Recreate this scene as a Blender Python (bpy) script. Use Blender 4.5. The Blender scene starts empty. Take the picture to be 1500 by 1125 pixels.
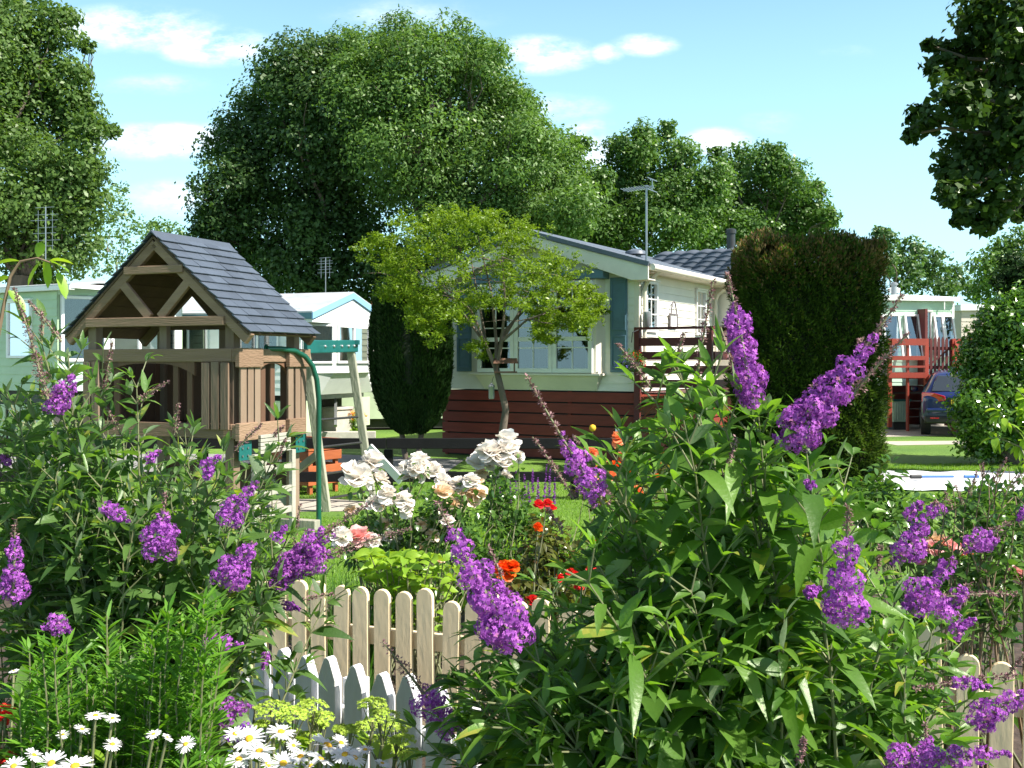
import bpy, math, random
import numpy as np
from mathutils import Vector, Matrix
C = bpy.context.scene.collection
R = math.radians
rng = np.random.default_rng(7)
random.seed(7)
# ---------------------------------------------------------------- camera
F, HX, HY, EH = 1500.0, 750.0, 530.0, 1.65
cam = bpy.data.cameras.new("camera")
cam.sensor_width = 36; cam.lens = 36.0
cam.shift_y = (HY - 562.5) / 1500.0
cam.clip_start = 0.05; cam.clip_end = 2000
camo = bpy.data.objects.new("camera", cam); C.objects.link(camo)
camo.location = (0, 0, EH); camo.rotation_euler = (R(90), 0, 0)
bpy.context.scene.camera = camo
# ---------------------------------------------------------------- light
SUN_EL = 47.0
az = math.atan2(0.90, -0.44)            # clockwise from +Y
sd = Vector((math.sin(az)*math.cos(R(SUN_EL)), math.cos(az)*math.cos(R(SUN_EL)), math.sin(R(SUN_EL))))
sl = bpy.data.lights.new("sun", 'SUN'); sl.energy = 5.0; sl.angle = R(0.5); sl.color = (1.0, 0.955, 0.88)
so = bpy.data.objects.new("sun", sl); C.objects.link(so)
so.rotation_euler = (-sd).to_track_quat('-Z', 'Y').to_euler(); so.location = (20, -10, 30)
sc = bpy.context.scene
sc.view_settings.view_transform = 'Standard'; sc.view_settings.look = 'None'
sc.view_settings.exposure = 1.12; sc.view_settings.gamma = 1
sc.render.resolution_x = 1024; sc.render.resolution_y = 768
w = bpy.data.worlds.new("World"); sc.world = w; w.use_nodes = True
def build_world():
    nt = w.node_tree; N = nt.nodes; L = nt.links
    for n in list(N): N.remove(n)
    def m(op, a, b=None, c=None, clamp=False):
        n = N.new('ShaderNodeMath'); n.operation = op; n.use_clamp = clamp
        for i, v in enumerate((a, b, c)):
            if v is None: continue
            if isinstance(v, (int, float)): n.inputs[i].default_value = v
            else: L.new(v, n.inputs[i])
        return n.outputs[0]
    out = N.new('ShaderNodeOutputWorld'); bg = N.new('ShaderNodeBackground')
    sky = N.new('ShaderNodeTexSky'); sky.sky_type = 'NISHITA'; sky.sun_disc = False
    sky.sun_elevation = R(SUN_EL); sky.sun_rotation = az
    sky.air_density = 1.0; sky.dust_density = 0.6; sky.ozone_density = 1.6; sky.altitude = 50
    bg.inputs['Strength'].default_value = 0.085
    tc = N.new('ShaderNodeTexCoord'); sp = N.new('ShaderNodeSeparateXYZ')
    L.new(tc.outputs['Generated'], sp.inputs[0])
    y = m('MAXIMUM', sp.outputs[1], 0.02)
    u = m('DIVIDE', sp.outputs[0], y); v = m('DIVIDE', sp.outputs[2], y)
    nz = N.new('ShaderNodeTexNoise'); nz.inputs['Scale'].default_value = 13; nz.inputs['Detail'].default_value = 5
    nz.inputs['Roughness'].default_value = 0.68
    cv = N.new('ShaderNodeCombineXYZ'); L.new(u, cv.inputs[0]); L.new(m('MULTIPLY', v, 2.2), cv.inputs[1])
    L.new(cv.outputs[0], nz.inputs['Vector'])
    noise = nz.outputs[0]
    tot = None
    def vm(op, a, b, c=None):
        n = N.new('ShaderNodeVectorMath'); n.operation = op
        for i, v in enumerate((a, b, c)):
            if v is None: continue
            if isinstance(v, tuple): n.inputs[i].default_value = v
            else: L.new(v, n.inputs[i])
        return n
    uv = N.new('ShaderNodeCombineXYZ'); L.new(u, uv.inputs[0]); L.new(v, uv.inputs[1])
    for (px, py, rx, ry, a) in [(190,42,130,34,1.0),(315,66,85,30,1.0),(245,207,120,27,1.1),(265,290,85,28,.75),
            (230,125,90,17,.45),(600,24,130,28,.42),(790,80,80,28,1.05),(888,78,26,15,.85),(945,66,48,17,.85),
            (825,158,70,22,.6),(1050,208,50,22,1.1),(865,212,50,40,.9),(1130,178,45,18,.4),(1240,76,45,12,.3)]:
        sx, sy = F/rx, F/ry
        q = vm('MULTIPLY_ADD', uv.outputs[0], (sx, sy, 0), (-(px-HX)/rx, -(HY-py)/ry, 0)).outputs[0]
        r2 = vm('DOT_PRODUCT', q, q).outputs['Value']
        e = m('MULTIPLY_ADD', r2, -.8*a, 1.25*a)
        tot = m('MAXIMUM', e, 0.0 if tot is None else tot)
    d = m('MULTIPLY', tot, m('MULTIPLY', m('SUBTRACT', noise, 0.30), 2.1), clamp=True)
    mp = N.new('ShaderNodeMapRange'); mp.interpolation_type = 'SMOOTHSTEP'
    mp.inputs['From Min'].default_value = 0.02; mp.inputs['From Max'].default_value = 0.95
    L.new(d, mp.inputs['Value'])
    front = m('GREATER_THAN', sp.outputs[1], 0.05)
    k = m('MULTIPLY', mp.outputs[0], front)
    # added sky gradient: brightened cyan towards the skyline, left dimmer overhead for less fill
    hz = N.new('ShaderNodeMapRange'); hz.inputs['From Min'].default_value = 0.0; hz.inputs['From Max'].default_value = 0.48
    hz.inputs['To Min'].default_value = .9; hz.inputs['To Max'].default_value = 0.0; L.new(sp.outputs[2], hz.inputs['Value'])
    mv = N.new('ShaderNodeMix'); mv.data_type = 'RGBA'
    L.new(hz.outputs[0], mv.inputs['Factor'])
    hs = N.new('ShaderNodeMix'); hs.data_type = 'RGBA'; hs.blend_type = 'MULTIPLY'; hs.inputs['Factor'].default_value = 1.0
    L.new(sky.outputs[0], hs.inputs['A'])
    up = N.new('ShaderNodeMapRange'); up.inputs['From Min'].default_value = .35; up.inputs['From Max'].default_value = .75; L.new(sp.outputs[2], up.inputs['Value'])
    um = N.new('ShaderNodeMix'); um.data_type = 'RGBA'; L.new(up.outputs[0], um.inputs['Factor']); um.inputs['A'].default_value = (.76, 1.08, 1.10, 1); um.inputs['B'].default_value = (1.45, 1.05, .86, 1)  # unseen overhead sky tinted warmer to keep the fill light neutral
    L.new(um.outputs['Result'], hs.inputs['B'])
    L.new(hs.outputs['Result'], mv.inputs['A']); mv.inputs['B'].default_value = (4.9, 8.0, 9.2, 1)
    mx = N.new('ShaderNodeMix'); mx.data_type = 'RGBA'
    L.new(k, mx.inputs['Factor']); L.new(mv.outputs['Result'], mx.inputs['A']); mx.inputs['B'].default_value = (9.0, 9.3, 9.6, 1)
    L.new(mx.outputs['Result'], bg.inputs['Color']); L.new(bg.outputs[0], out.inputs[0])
build_world()
w.cycles.sampling_method = 'MANUAL'; w.cycles.sample_map_resolution = 256
# ---------------------------------------------------------------- coordinates
def P(px, py, d): return np.array(((px-HX)/F*d, d, EH+(HY-py)/F*d))
def V(a): return Vector((float(a[0]), float(a[1]), float(a[2])))
# ---------------------------------------------------------------- tagging
def tag(o, label, cat, group=None, kind=None):
    if label: o['label'] = label
    if cat: o['category'] = cat
    if group: o['group'] = group
    if kind: o['kind'] = kind
    return o
def thing(name, label, cat, loc=(0,0,0), rz=0.0, group=None):
    o = bpy.data.objects.new(name, None); C.objects.link(o)
    o.location = V(loc); o.rotation_euler = (0, 0, rz); o.empty_display_size = .2
    return tag(o, label, cat, group)
# ---------------------------------------------------------------- materials
def mat_base(name):
    m = bpy.data.materials.new(name); m.use_nodes = True
    nt = m.node_tree; b = nt.nodes['Principled BSDF']
    return m, nt, b
def paint(name, col, rough=.5, var=.12, scale=3.0, bump=0.0, bscale=40., rv=0.0, metal=0.0, stretch=(1,1,1), col2=None, spec=.5, coat=0):
    m, nt, b = mat_base(name); N = nt.nodes; L = nt.links
    tc = N.new('ShaderNodeTexCoord'); mp = N.new('ShaderNodeMapping'); mp.inputs['Scale'].default_value = stretch
    L.new(tc.outputs['Object'], mp.inputs[0])
    nz = N.new('ShaderNodeTexNoise'); nz.inputs['Scale'].default_value = scale; nz.inputs['Detail'].default_value = 6
    nz.inputs['Roughness'].default_value = .65
    L.new(mp.outputs[0], nz.inputs['Vector'])
    at = N.new('ShaderNodeAttribute'); at.attribute_name = 'rnd'
    ad = N.new('ShaderNodeMath'); ad.operation = 'MULTIPLY_ADD'; L.new(at.outputs['Fac'], ad.inputs[0]); ad.inputs[1].default_value = rv
    L.new(nz.outputs[0], ad.inputs[2])
    mr = N.new('ShaderNodeMapRange'); mr.inputs['From Min'].default_value = .3; mr.inputs['From Max'].default_value = .7+rv
    L.new(ad.outputs[0], mr.inputs['Value'])
    mx = N.new('ShaderNodeMix'); mx.data_type = 'RGBA'
    c2 = col2 or tuple(c*(1-2*var) for c in col)
    c1 = col if col2 else tuple(min(1, c*(1+var*.5)) for c in col)
    mx.inputs['A'].default_value = (*c2, 1); mx.inputs['B'].default_value = (*c1, 1)
    L.new(mr.outputs[0], mx.inputs['Factor']); L.new(mx.outputs['Result'], b.inputs['Base Color'])
    b.inputs['Roughness'].default_value = rough; b.inputs['Metallic'].default_value = metal
    b.inputs['Specular IOR Level'].default_value = spec
    if coat: b.inputs['Coat Weight'].default_value = coat; b.inputs['Coat Roughness'].default_value = .05
    if bump:
        n2 = N.new('ShaderNodeTexNoise'); n2.inputs['Scale'].default_value = bscale; n2.inputs['Detail'].default_value = 4
        L.new(mp.outputs[0], n2.inputs['Vector'])
        bp = N.new('ShaderNodeBump'); bp.inputs['Strength'].default_value = bump; bp.inputs['Distance'].default_value = .02
        L.new(n2.outputs[0], bp.inputs['Height']); L.new(bp.outputs[0], b.inputs['Normal'])
    return m
def leafmat(name, c1, c2, tr=.35, trc=None, gloss=.12, rough=.4, back=None, c3=None, bump=0):
    m = bpy.data.materials.new(name); m.use_nodes = True; nt = m.node_tree; N = nt.nodes; L = nt.links
    for n in list(N): N.remove(n)
    out = N.new('ShaderNodeOutputMaterial')
    at = N.new('ShaderNodeAttribute'); at.attribute_name = 'rnd'
    rp = N.new('ShaderNodeValToRGB'); L.new(at.outputs['Fac'], rp.inputs[0])
    rp.color_ramp.elements[0].color = (*c1, 1); rp.color_ramp.elements[1].color = (*c2, 1)
    if c3:
        rp.color_ramp.elements[1].position = .955
        e = rp.color_ramp.elements.new(1.0); e.color = (*c3, 1)
    col = rp.outputs[0]
    if back:
        g = N.new('ShaderNodeNewGeometry'); mb_ = N.new('ShaderNodeMix'); mb_.data_type = 'RGBA'
        L.new(g.outputs['Backfacing'], mb_.inputs['Factor']); L.new(col, mb_.inputs['A']); mb_.inputs['B'].default_value = (*back, 1)
        fcol = mb_.outputs['Result']
    else: fcol = col
    df = N.new('ShaderNodeBsdfDiffuse'); L.new(fcol, df.inputs[0])
    tl = N.new('ShaderNodeBsdfTranslucent')
    mt = N.new('ShaderNodeMix'); mt.data_type = 'RGBA'; mt.blend_type = 'MULTIPLY'; mt.inputs['Factor'].default_value = 1
    t = trc or (2.2, 2.3, .9)
    L.new(col, mt.inputs['A']); mt.inputs['B'].default_value = (*t, 1); L.new(mt.outputs['Result'], tl.inputs[0])
    m1 = N.new('ShaderNodeMixShader'); m1.inputs[0].default_value = tr; L.new(df.outputs[0], m1.inputs[1]); L.new(tl.outputs[0], m1.inputs[2])
    gl = N.new('ShaderNodeBsdfGlossy'); gl.inputs['Roughness'].default_value = rough; gl.inputs[0].default_value = (.9,.95,.8,1)
    fr = N.new('ShaderNodeLayerWeight'); fr.inputs[0].default_value = .3
    fm = N.new('ShaderNodeMath'); fm.operation = 'MULTIPLY_ADD'; fm.use_clamp = True; L.new(fr.outputs['Fresnel'], fm.inputs[0]); fm.inputs[1].default_value = gloss*.6; fm.inputs[2].default_value = gloss*.28
    if bump:
        tc = N.new('ShaderNodeTexCoord'); vo = N.new('ShaderNodeTexNoise'); vo.inputs['Scale'].default_value = 110; vo.inputs['Detail'].default_value = 3
        L.new(tc.outputs['Object'], vo.inputs['Vector']); bp = N.new('ShaderNodeBump'); bp.inputs['Strength'].default_value = bump; bp.inputs['Distance'].default_value = .004
        L.new(vo.outputs[0], bp.inputs['Height'])
        for sn in (df, tl, gl): L.new(bp.outputs[0], sn.inputs['Normal'])
    m2 = N.new('ShaderNodeMixShader'); L.new(fm.outputs[0], m2.inputs[0]); L.new(m1.outputs[0], m2.inputs[1]); L.new(gl.outputs[0], m2.inputs[2])
    L.new(m2.outputs[0], out.inputs[0])
    return m
def glassmat(name, tint=(.5,.55,.55), refl=.12):
    m = bpy.data.materials.new(name); m.use_nodes = True; nt = m.node_tree; N = nt.nodes; L = nt.links
    for n in list(N): N.remove(n)
    out = N.new('ShaderNodeOutputMaterial'); tr = N.new('ShaderNodeBsdfTransparent'); tr.inputs[0].default_value = (*tint, 1)
    gl = N.new('ShaderNodeBsdfGlossy'); gl.inputs['Roughness'].default_value = .02
    lw = N.new('ShaderNodeLayerWeight'); lw.inputs[0].default_value = .35
    ad = N.new('ShaderNodeMath'); ad.operation = 'MULTIPLY_ADD'; ad.use_clamp = True; L.new(lw.outputs['Fresnel'], ad.inputs[0]); ad.inputs[1].default_value = .8; ad.inputs[2].default_value = refl
    mx = N.new('ShaderNodeMixShader'); L.new(ad.outputs[0], mx.inputs[0]); L.new(tr.outputs[0], mx.inputs[1]); L.new(gl.outputs[0], mx.inputs[2])
    L.new(mx.outputs[0], out.inputs[0]); return m
M = {}
M['white_pvc'] = paint('white_pvc', (.80,.80,.78), .35, .05)
M['white_metal'] = paint('white_metal', (.78,.79,.78), .4, .08, 1.5)
M['cream_siding'] = paint('cream_siding', (.80,.77,.67), .45, .07, 1.2)
M['cream_trim'] = paint('cream_trim', (.78,.72,.60), .45, .08, 2)
M['blue_shutter'] = paint('blue_shutter', (.10,.19,.24), .5, .12, 3)
M['red_wood'] = paint('red_wood', (.23,.028,.014), .6, .25, 3, .2, 60, rv=.4, stretch=(1,1,6))
M['deck_red'] = paint('deck_red', (.34,.045,.022), .55, .15, 4, .15, 60, rv=.3)
M['deck_dark'] = paint('deck_dark', (.13,.020,.017), .6, .2, 4)
M['grey_tile'] = paint('grey_tile', (.115,.135,.165), .42, .12, 6, .1, 30, rv=.3)
M['slate'] = paint('slate', (.085,.105,.135), .45, .2, 5, .35, 45, rv=.7)
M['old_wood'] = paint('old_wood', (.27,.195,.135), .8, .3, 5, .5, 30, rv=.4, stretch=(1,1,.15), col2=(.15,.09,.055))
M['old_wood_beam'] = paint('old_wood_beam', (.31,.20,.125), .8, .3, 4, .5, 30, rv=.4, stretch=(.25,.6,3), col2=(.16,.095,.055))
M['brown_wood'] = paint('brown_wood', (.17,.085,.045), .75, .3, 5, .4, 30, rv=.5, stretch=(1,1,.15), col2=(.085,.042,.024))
M['roof_under'] = paint('roof_under', (.13,.075,.04), .8, .3, 5, .3, 30, rv=.4)
M['leg_wood'] = paint('leg_wood', (.36,.35,.27), .8, .2, 6, .4, 40, stretch=(1,1,.15), rv=.3)
M['pale_slat'] = paint('pale_slat', (.42,.40,.33), .7, .15, 5, .2, 40, rv=.2)
M['teal'] = paint('teal', (.010,.12,.11), .4, .12, 5)
M['green_steel'] = paint('green_steel', (.008,.085,.05), .25, .1, 5)
M['steel'] = paint('steel', (.35,.36,.37), .35, .1, 6, metal=.8)
M['dark_steel'] = paint('dark_steel', (.03,.03,.03), .4, .1, 6)
M['black_wood'] = paint('black_wood', (.006,.006,.007), .7, .2, 8, .2, 60, spec=.2)
M['orange_wood'] = paint('orange_wood', (.44,.12,.035), .55, .25, 5, .3, 40, rv=.5, stretch=(1,1,5), col2=(.27,.065,.02))
M['mint_siding'] = paint('mint_siding', (.44,.57,.37), .45, .08, 1.5)
M['mint_pale'] = paint('mint_pale', (.48,.66,.50), .45, .07, 1.5)
M['white_caravan'] = paint('white_caravan', (.74,.78,.74), .42, .08, 1.2)
M['sky_trim'] = paint('sky_trim', (.22,.42,.60), .4, .06, 2)
M['dark_trim'] = paint('dark_trim', (.05,.14,.17), .4, .1, 2)
M['olive_siding'] = paint('olive_siding', (.33,.36,.26), .5, .08, 1.5)
M['beige_siding'] = paint('beige_siding', (.55,.48,.40), .5, .08, 1.5)
M['skirt_green'] = paint('skirt_green', (.50,.60,.40), .6, .08, 2)
M['roof_sheet'] = paint('roof_sheet', (.50,.53,.54), .4, .15, 1.5)
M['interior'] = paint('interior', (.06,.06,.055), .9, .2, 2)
M['curtain'] = paint('curtain', (.62,.66,.72), .85, .1, 4)
M['teal_curtain'] = paint('teal_curtain', (.16,.45,.38), .85, .1, 4)
M['blind'] = paint('blind', (.30,.36,.27), .85, .1, 4)
M['glass'] = glassmat('glass')
M['glass_side'] = glassmat('glass_side', (.6,.66,.68), .18)
M['concrete'] = paint('concrete', (.48,.45,.39), .85, .15, 4, .3, 40)
M['tile_red'] = paint('tile_red', (.42,.10,.05), .7, .2, 6)
M['car_blue'] = paint('car_blue', (.006,.018,.10), .3, .05, 2, coat=1.0)
M['black_plastic'] = paint('black_plastic', (.015,.015,.016), .5, .1, 6)
M['rubber'] = paint('rubber', (.015,.015,.015), .8, .1, 8)
M['lamp_red'] = paint('lamp_red', (.5,.012,.02), .15, .1, 20, coat=1)
M['plate_yellow'] = paint('plate_yellow', (.7,.48,.04), .4, .03, 5)
M['box_green'] = paint('box_green', (.35,.52,.42), .5, .1, 4)
M['sheet_white'] = paint('sheet_white', (.78,.78,.80), .7, .06, 3, .4, 6)
M['pole_blue'] = paint('pole_blue', (.03,.14,.42), .35, .1, 6)
M['cream_paint'] = paint('cream_paint', (.84,.68,.43), .55, .06, 3, .12, 35, rv=.1, stretch=(1,1,.3), col2=(.80,.63,.38))
M['picket_white'] = paint('picket_white', (.80,.80,.82), .5, .1, 5, .25, 35, stretch=(1,1,.25), col2=(.66,.66,.62))
M['bark'] = paint('bark', (.17,.13,.095), .9, .3, 6, .8, 18, stretch=(1,1,.3), col2=(.07,.055,.042))
M['bark_grey'] = paint('bark_grey', (.20,.19,.17), .85, .3, 8, .6, 30, stretch=(1,1,.3), col2=(.10,.095,.085))
M['bark_light'] = paint('bark_light', (.30,.27,.22), .85, .3, 8, .6, 30, stretch=(1,1,.3), col2=(.14,.12,.10))
M['stem_green'] = paint('stem_green', (.20,.21,.10), .7, .2, 12, rv=.3)
M['stem_brown'] = paint('stem_brown', (.22,.15,.09), .8, .2, 12, rv=.3)
M['wicker'] = paint('wicker', (.18,.16,.17), .8, .2, 30)
M['metal_grey'] = paint('metal_grey', (.33,.35,.36), .4, .1, 5, metal=.5)
M['soil'] = paint('soil', (.075,.05,.034), .95, .3, 12, .8, 25)
M['sign_ink'] = paint('sign_ink', (.35,.36,.33), .7, .1, 5)
# leaves
M['lf_dark'] = leafmat('leaf_dark_green', (.034,.070,.022), (.064,.122,.034), .30, gloss=.05, rough=.38)
M['lf_mid'] = leafmat('leaf_mid_green', (.050,.105,.024), (.092,.175,.038), .32, gloss=.05, rough=.45)
M['lf_ash'] = leafmat('leaf_ash_green', (.066,.125,.032), (.115,.205,.048), .32, gloss=.05, rough=.45)
M['lf_left'] = leafmat('leaf_alder_green', (.060,.110,.028), (.105,.175,.042), .35, gloss=.05, rough=.4)
M['lf_far'] = leafmat('leaf_far_green', (.05,.10,.035), (.085,.155,.055), .3, gloss=.06, rough=.5)
M['lf_airy'] = leafmat('leaf_airy_green', (.08,.15,.05), (.14,.22,.08), .4, gloss=.08)
M['lf_syc'] = leafmat('leaf_sycamore_green', (.020,.045,.010), (.045,.085,.016), .26, gloss=.05, rough=.4)
M['lf_maple'] = leafmat('leaf_maple_lime', (.090,.160,.013), (.185,.275,.020), .45, trc=(1.7,1.7,.6), gloss=.05)
M['lf_lime'] = leafmat('leaf_lime', (.17,.32,.03), (.30,.46,.04), .45, trc=(1.6,1.5,.6), gloss=.10)
M['lf_cyp'] = leafmat('leaf_cypress', (.008,.024,.006), (.022,.055,.011), .12, gloss=.03, rough=.5)
M['lf_hedge'] = leafmat('leaf_hedge', (.022,.046,.009), (.075,.125,.018), .25, gloss=.03, rough=.5, c3=(.12,.10,.03))
M['lf_hedgetop'] = leafmat('leaf_hedge_brown', (.10,.085,.03), (.20,.12,.06), .2, gloss=.03, rough=.6)
M['lf_laurel'] = leafmat('leaf_laurel', (0.042,0.102,0.016), (0.108,0.228,0.026), .3, gloss=.14, rough=.25)
M['lf_bud'] = leafmat('leaf_buddleia', (.042,.108,.017), (.125,.240,.032), .40, trc=(2.5,2.6,.5), gloss=.11, rough=.42, back=(.20,.27,.15), c3=(.30,.30,.05), bump=.3)
M['lf_bud2'] = leafmat('leaf_buddleia_left', (.045,.10,.026), (.11,.20,.045), .38, trc=(2.4,2.6,.5), gloss=.11, rough=.42, back=(.20,.26,.16), c3=(.28,.30,.06), bump=.3)
M['lf_feather'] = leafmat('leaf_feathery', (.055,.16,.016), (.14,.30,.030), .4, trc=(1.9,1.9,.5), gloss=.08)
M['lf_rose'] = leafmat('leaf_rose', (0.031,0.081,0.018), (0.088,0.175,0.030), .32, gloss=.15, rough=.25)
M['lf_rose_red'] = leafmat('leaf_rose_bronze', (.06,.06,.015), (.11,.13,.025), .32, gloss=.14, rough=.25, c3=(.16,.05,.03))
M['grass_blade'] = leafmat('grass_blade', (.09,.20,.02), (.20,.34,.035), .4, trc=(1.7,1.7,.5), gloss=.05)
M['grass_dark'] = leafmat('grass_clump_dark', (.03,.09,.012), (.07,.17,.02), .35, gloss=.08)
M['bud_purple'] = leafmat('floret_purple', (.24,.045,.33), (.52,.16,.58), .30, trc=(1.3,1.1,1.3), gloss=.03, rough=.6, c3=(.36,.16,.12))
M['bud_violet'] = leafmat('floret_violet', (.21,.045,.42), (.38,.12,.60), .30, trc=(1.3,1.1,1.3), gloss=.03, rough=.6)
M['bud_dull'] = leafmat('floret_spent', (.20,.10,.12), (.36,.22,.22), .2, gloss=.02, c3=(.30,.27,.14), trc=(1.2,1.2,1))
M['petal_white'] = leafmat('petal_white', (.84,.78,.72), (.88,.86,.82), .3, trc=(1.0,.95,.85), gloss=.03)
M['petal_cream'] = leafmat('petal_cream', (.82,.62,.42), (.86,.76,.62), .3, trc=(1.0,.9,.7), gloss=.03)
M['petal_peach'] = leafmat('petal_peach', (.80,.24,.10), (.86,.42,.22), .3, trc=(1.1,.8,.6), gloss=.03)
M['petal_orange'] = leafmat('petal_orange', (.80,.09,.012), (.88,.19,.02), .3, trc=(1.1,.8,.6), gloss=.03)
M['petal_red'] = leafmat('petal_red', (.70,.02,.03), (.80,.06,.06), .3, trc=(1.1,.8,.6), gloss=.03)
M['petal_pink'] = leafmat('petal_pink', (.84,.42,.40), (.88,.62,.58), .3, trc=(1.1,.8,.8), gloss=.03)
M['petal_daisy'] = leafmat('petal_daisy', (.80,.80,.80), (.86,.86,.86), .3, trc=(1,1,1), gloss=.02)
M['daisy_eye'] = paint('daisy_eye', (.75,.42,.02), .8, .2, 60)
M['sedum'] = leafmat('sedum_heads', (.28,.42,.05), (.46,.58,.10), .2, trc=(1.4,1.4,.7), gloss=.03)
M['salvia'] = leafmat('salvia_violet', (.16,.04,.24), (.28,.09,.36), .2, trc=(1.3,1.1,1.3), gloss=.03)
M['marigold'] = leafmat('marigold', (.80,.20,.01), (.85,.45,.02), .2, trc=(1.1,1,.6), gloss=.02)
M['geranium'] = leafmat('geranium_red', (.6,.02,.02), (.75,.05,.03), .2, trc=(1.1,1,.6), gloss=.02)
M['lobelia'] = leafmat('lobelia_blue', (.12,.10,.45), (.25,.2,.65), .2, trc=(1.1,1,1.2), gloss=.02)
M['box_trim'] = paint('butterfly_green', (.35,.45,.12), .6, .1, 20)
# ---------------------------------------------------------------- mesh helpers
def npmesh(name, verts, faces, mat, parent=None, rnd=None, smooth=False, k=4):
    """verts (n,3) faces (m,k) arrays"""
    me = bpy.data.meshes.new(name)
    verts = np.asarray(verts, dtype=np.float32); faces = np.asarray(faces, dtype=np.int32)
    me.vertices.add(len(verts)); me.vertices.foreach_set('co', verts.ravel())
    k = faces.shape[1]
    me.loops.add(faces.size); me.loops.foreach_set('vertex_index', faces.ravel())
    me.polygons.add(len(faces)); me.polygons.foreach_set('loop_start', np.arange(0, faces.size, k, dtype=np.int32))
    me.update(calc_edges=True)
    if rnd is not None:
        a = me.attributes.new('rnd', 'FLOAT', 'FACE'); a.data.foreach_set('value', np.asarray(rnd, dtype=np.float32))
    if smooth: me.polygons.foreach_set('use_smooth', np.ones(len(faces), dtype=bool))
    me.materials.append(mat)
    o = bpy.data.objects.new(name, me); C.objects.link(o)
    if parent: o.parent = parent
    return o
class MB:
    def __init__(s): s.v = []; s.f = []; s.r = []
    def add(s, vs, fs, r=None):
        b = len(s.v); s.v += [tuple(map(float, v)) for v in vs]; s.f += [tuple(i+b for i in f) for f in fs]
        rr = random.random() if r is None else r
        s.r += [rr]*len(fs); return s
    def box(s, x0, x1, y0, y1, z0, z1):
        vs = [(x0,y0,z0),(x1,y0,z0),(x1,y1,z0),(x0,y1,z0),(x0,y0,z1),(x1,y0,z1),(x1,y1,z1),(x0,y1,z1)]
        return s.add(vs, [(0,3,2,1),(4,5,6,7),(0,1,5,4),(1,2,6,5),(2,3,7,6),(3,0,4,7)])
    def hexa(s, lo, hi):
        return s.add(list(lo)+list(hi), [(0,3,2,1),(4,5,6,7),(0,1,5,4),(1,2,6,5),(2,3,7,6),(3,0,4,7)])
    def beam(s, p0, p1, w, h, up=(0,0,1)):
        p0 = Vector(p0); p1 = Vector(p1); d = (p1-p0).normalized(); u = Vector(up)
        if abs(d.dot(u)) > .95: u = Vector((0,1,0))
        a = d.cross(u).normalized(); b = a.cross(d).normalized()
        a *= w/2; b *= h/2
        lo = [p0-a-b, p0+a-b, p0+a+b, p0-a+b]; hi = [p1-a-b, p1+a-b, p1+a+b, p1-a+b]
        return s.hexa(lo, hi)
    def tube(s, pts, r, n=8):
        pts = [Vector(p) for p in pts]; rs = r if hasattr(r, '__len__') else [r]*len(pts)
        vs = []; fs = []; up = Vector((0,0,1)); pa = None
        for i, p in enumerate(pts):
            d = (pts[min(i+1, len(pts)-1)] - pts[max(i-1, 0)]).normalized()
            if pa is None:
                u = up if abs(d.dot(up)) < .9 else Vector((1,0,0)); a = d.cross(u).normalized()
            else: a = (pa - d*pa.dot(d)).normalized()
            pa = a; b = d.cross(a)
            for j in range(n):
                t = 2*math.pi*j/n; vs.append(p + (a*math.cos(t)+b*math.sin(t))*rs[i])
        for i in range(len(pts)-1):
            for j in range(n):
                k = (j+1) % n; fs.append((i*n+j, i*n+k, (i+1)*n+k, (i+1)*n+j))
        fs.append(tuple(range(n))[::-1]); fs.append(tuple((len(pts)-1)*n+j for j in range(n)))
        return s.add(vs, fs)
    def prism(s, poly, d):
        """poly 3D points (planar), extruded by vector d"""
        n = len(poly); d = Vector(d); A = [Vector(p) for p in poly]; B = [p+d for p in A]
        fs = [tuple(range(n))[::-1], tuple(range(n, 2*n))] + [(i, (i+1) % n, n+(i+1) % n, n+i) for i in range(n)]
        return s.add(A+B, fs)
    def lathe(s, prof, c=(0,0,0), n=16):
        vs = []; fs = []
        for (r, z) in prof:
            for j in range(n):
                t = 2*math.pi*j/n; vs.append((c[0]+r*math.cos(t), c[1]+r*math.sin(t), c[2]+z))
        for i in range(len(prof)-1):
            for j in range(n):
                k = (j+1) % n; fs.append((i*n+j, i*n+k, (i+1)*n+k, (i+1)*n+j))
        fs.append(tuple(range(n))[::-1]); fs.append(tuple((len(prof)-1)*n+j for j in range(n)))
        return s.add(vs, fs)
    def build(s, name, mat, parent=None, smooth=False, bevel=0, label=None):
        me = bpy.data.meshes.new(name); me.from_pydata(s.v, [], s.f); me.update()
        a = me.attributes.new('rnd', 'FLOAT', 'FACE'); a.data.foreach_set('value', np.array(s.r, dtype=np.float32))
        me.materials.append(mat)
        o = bpy.data.objects.new(name, me); C.objects.link(o)
        if parent: o.parent = parent
        if smooth:
            me.polygons.foreach_set('use_smooth', np.ones(len(s.f), dtype=bool))
            if hasattr(me, 'set_sharp_from_angle'): me.set_sharp_from_angle(angle=R(50))
        if bevel:
            b = o.modifiers.new('bevel', 'BEVEL'); b.width = bevel; b.segments = 2; b.limit_method = 'ANGLE'
        if label: o['label'] = label
        return o
def unit(a): return a/np.maximum(np.linalg.norm(a, axis=-1, keepdims=True), 1e-9)
def rdir(n): return unit(rng.normal(size=(n, 3)))
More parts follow.
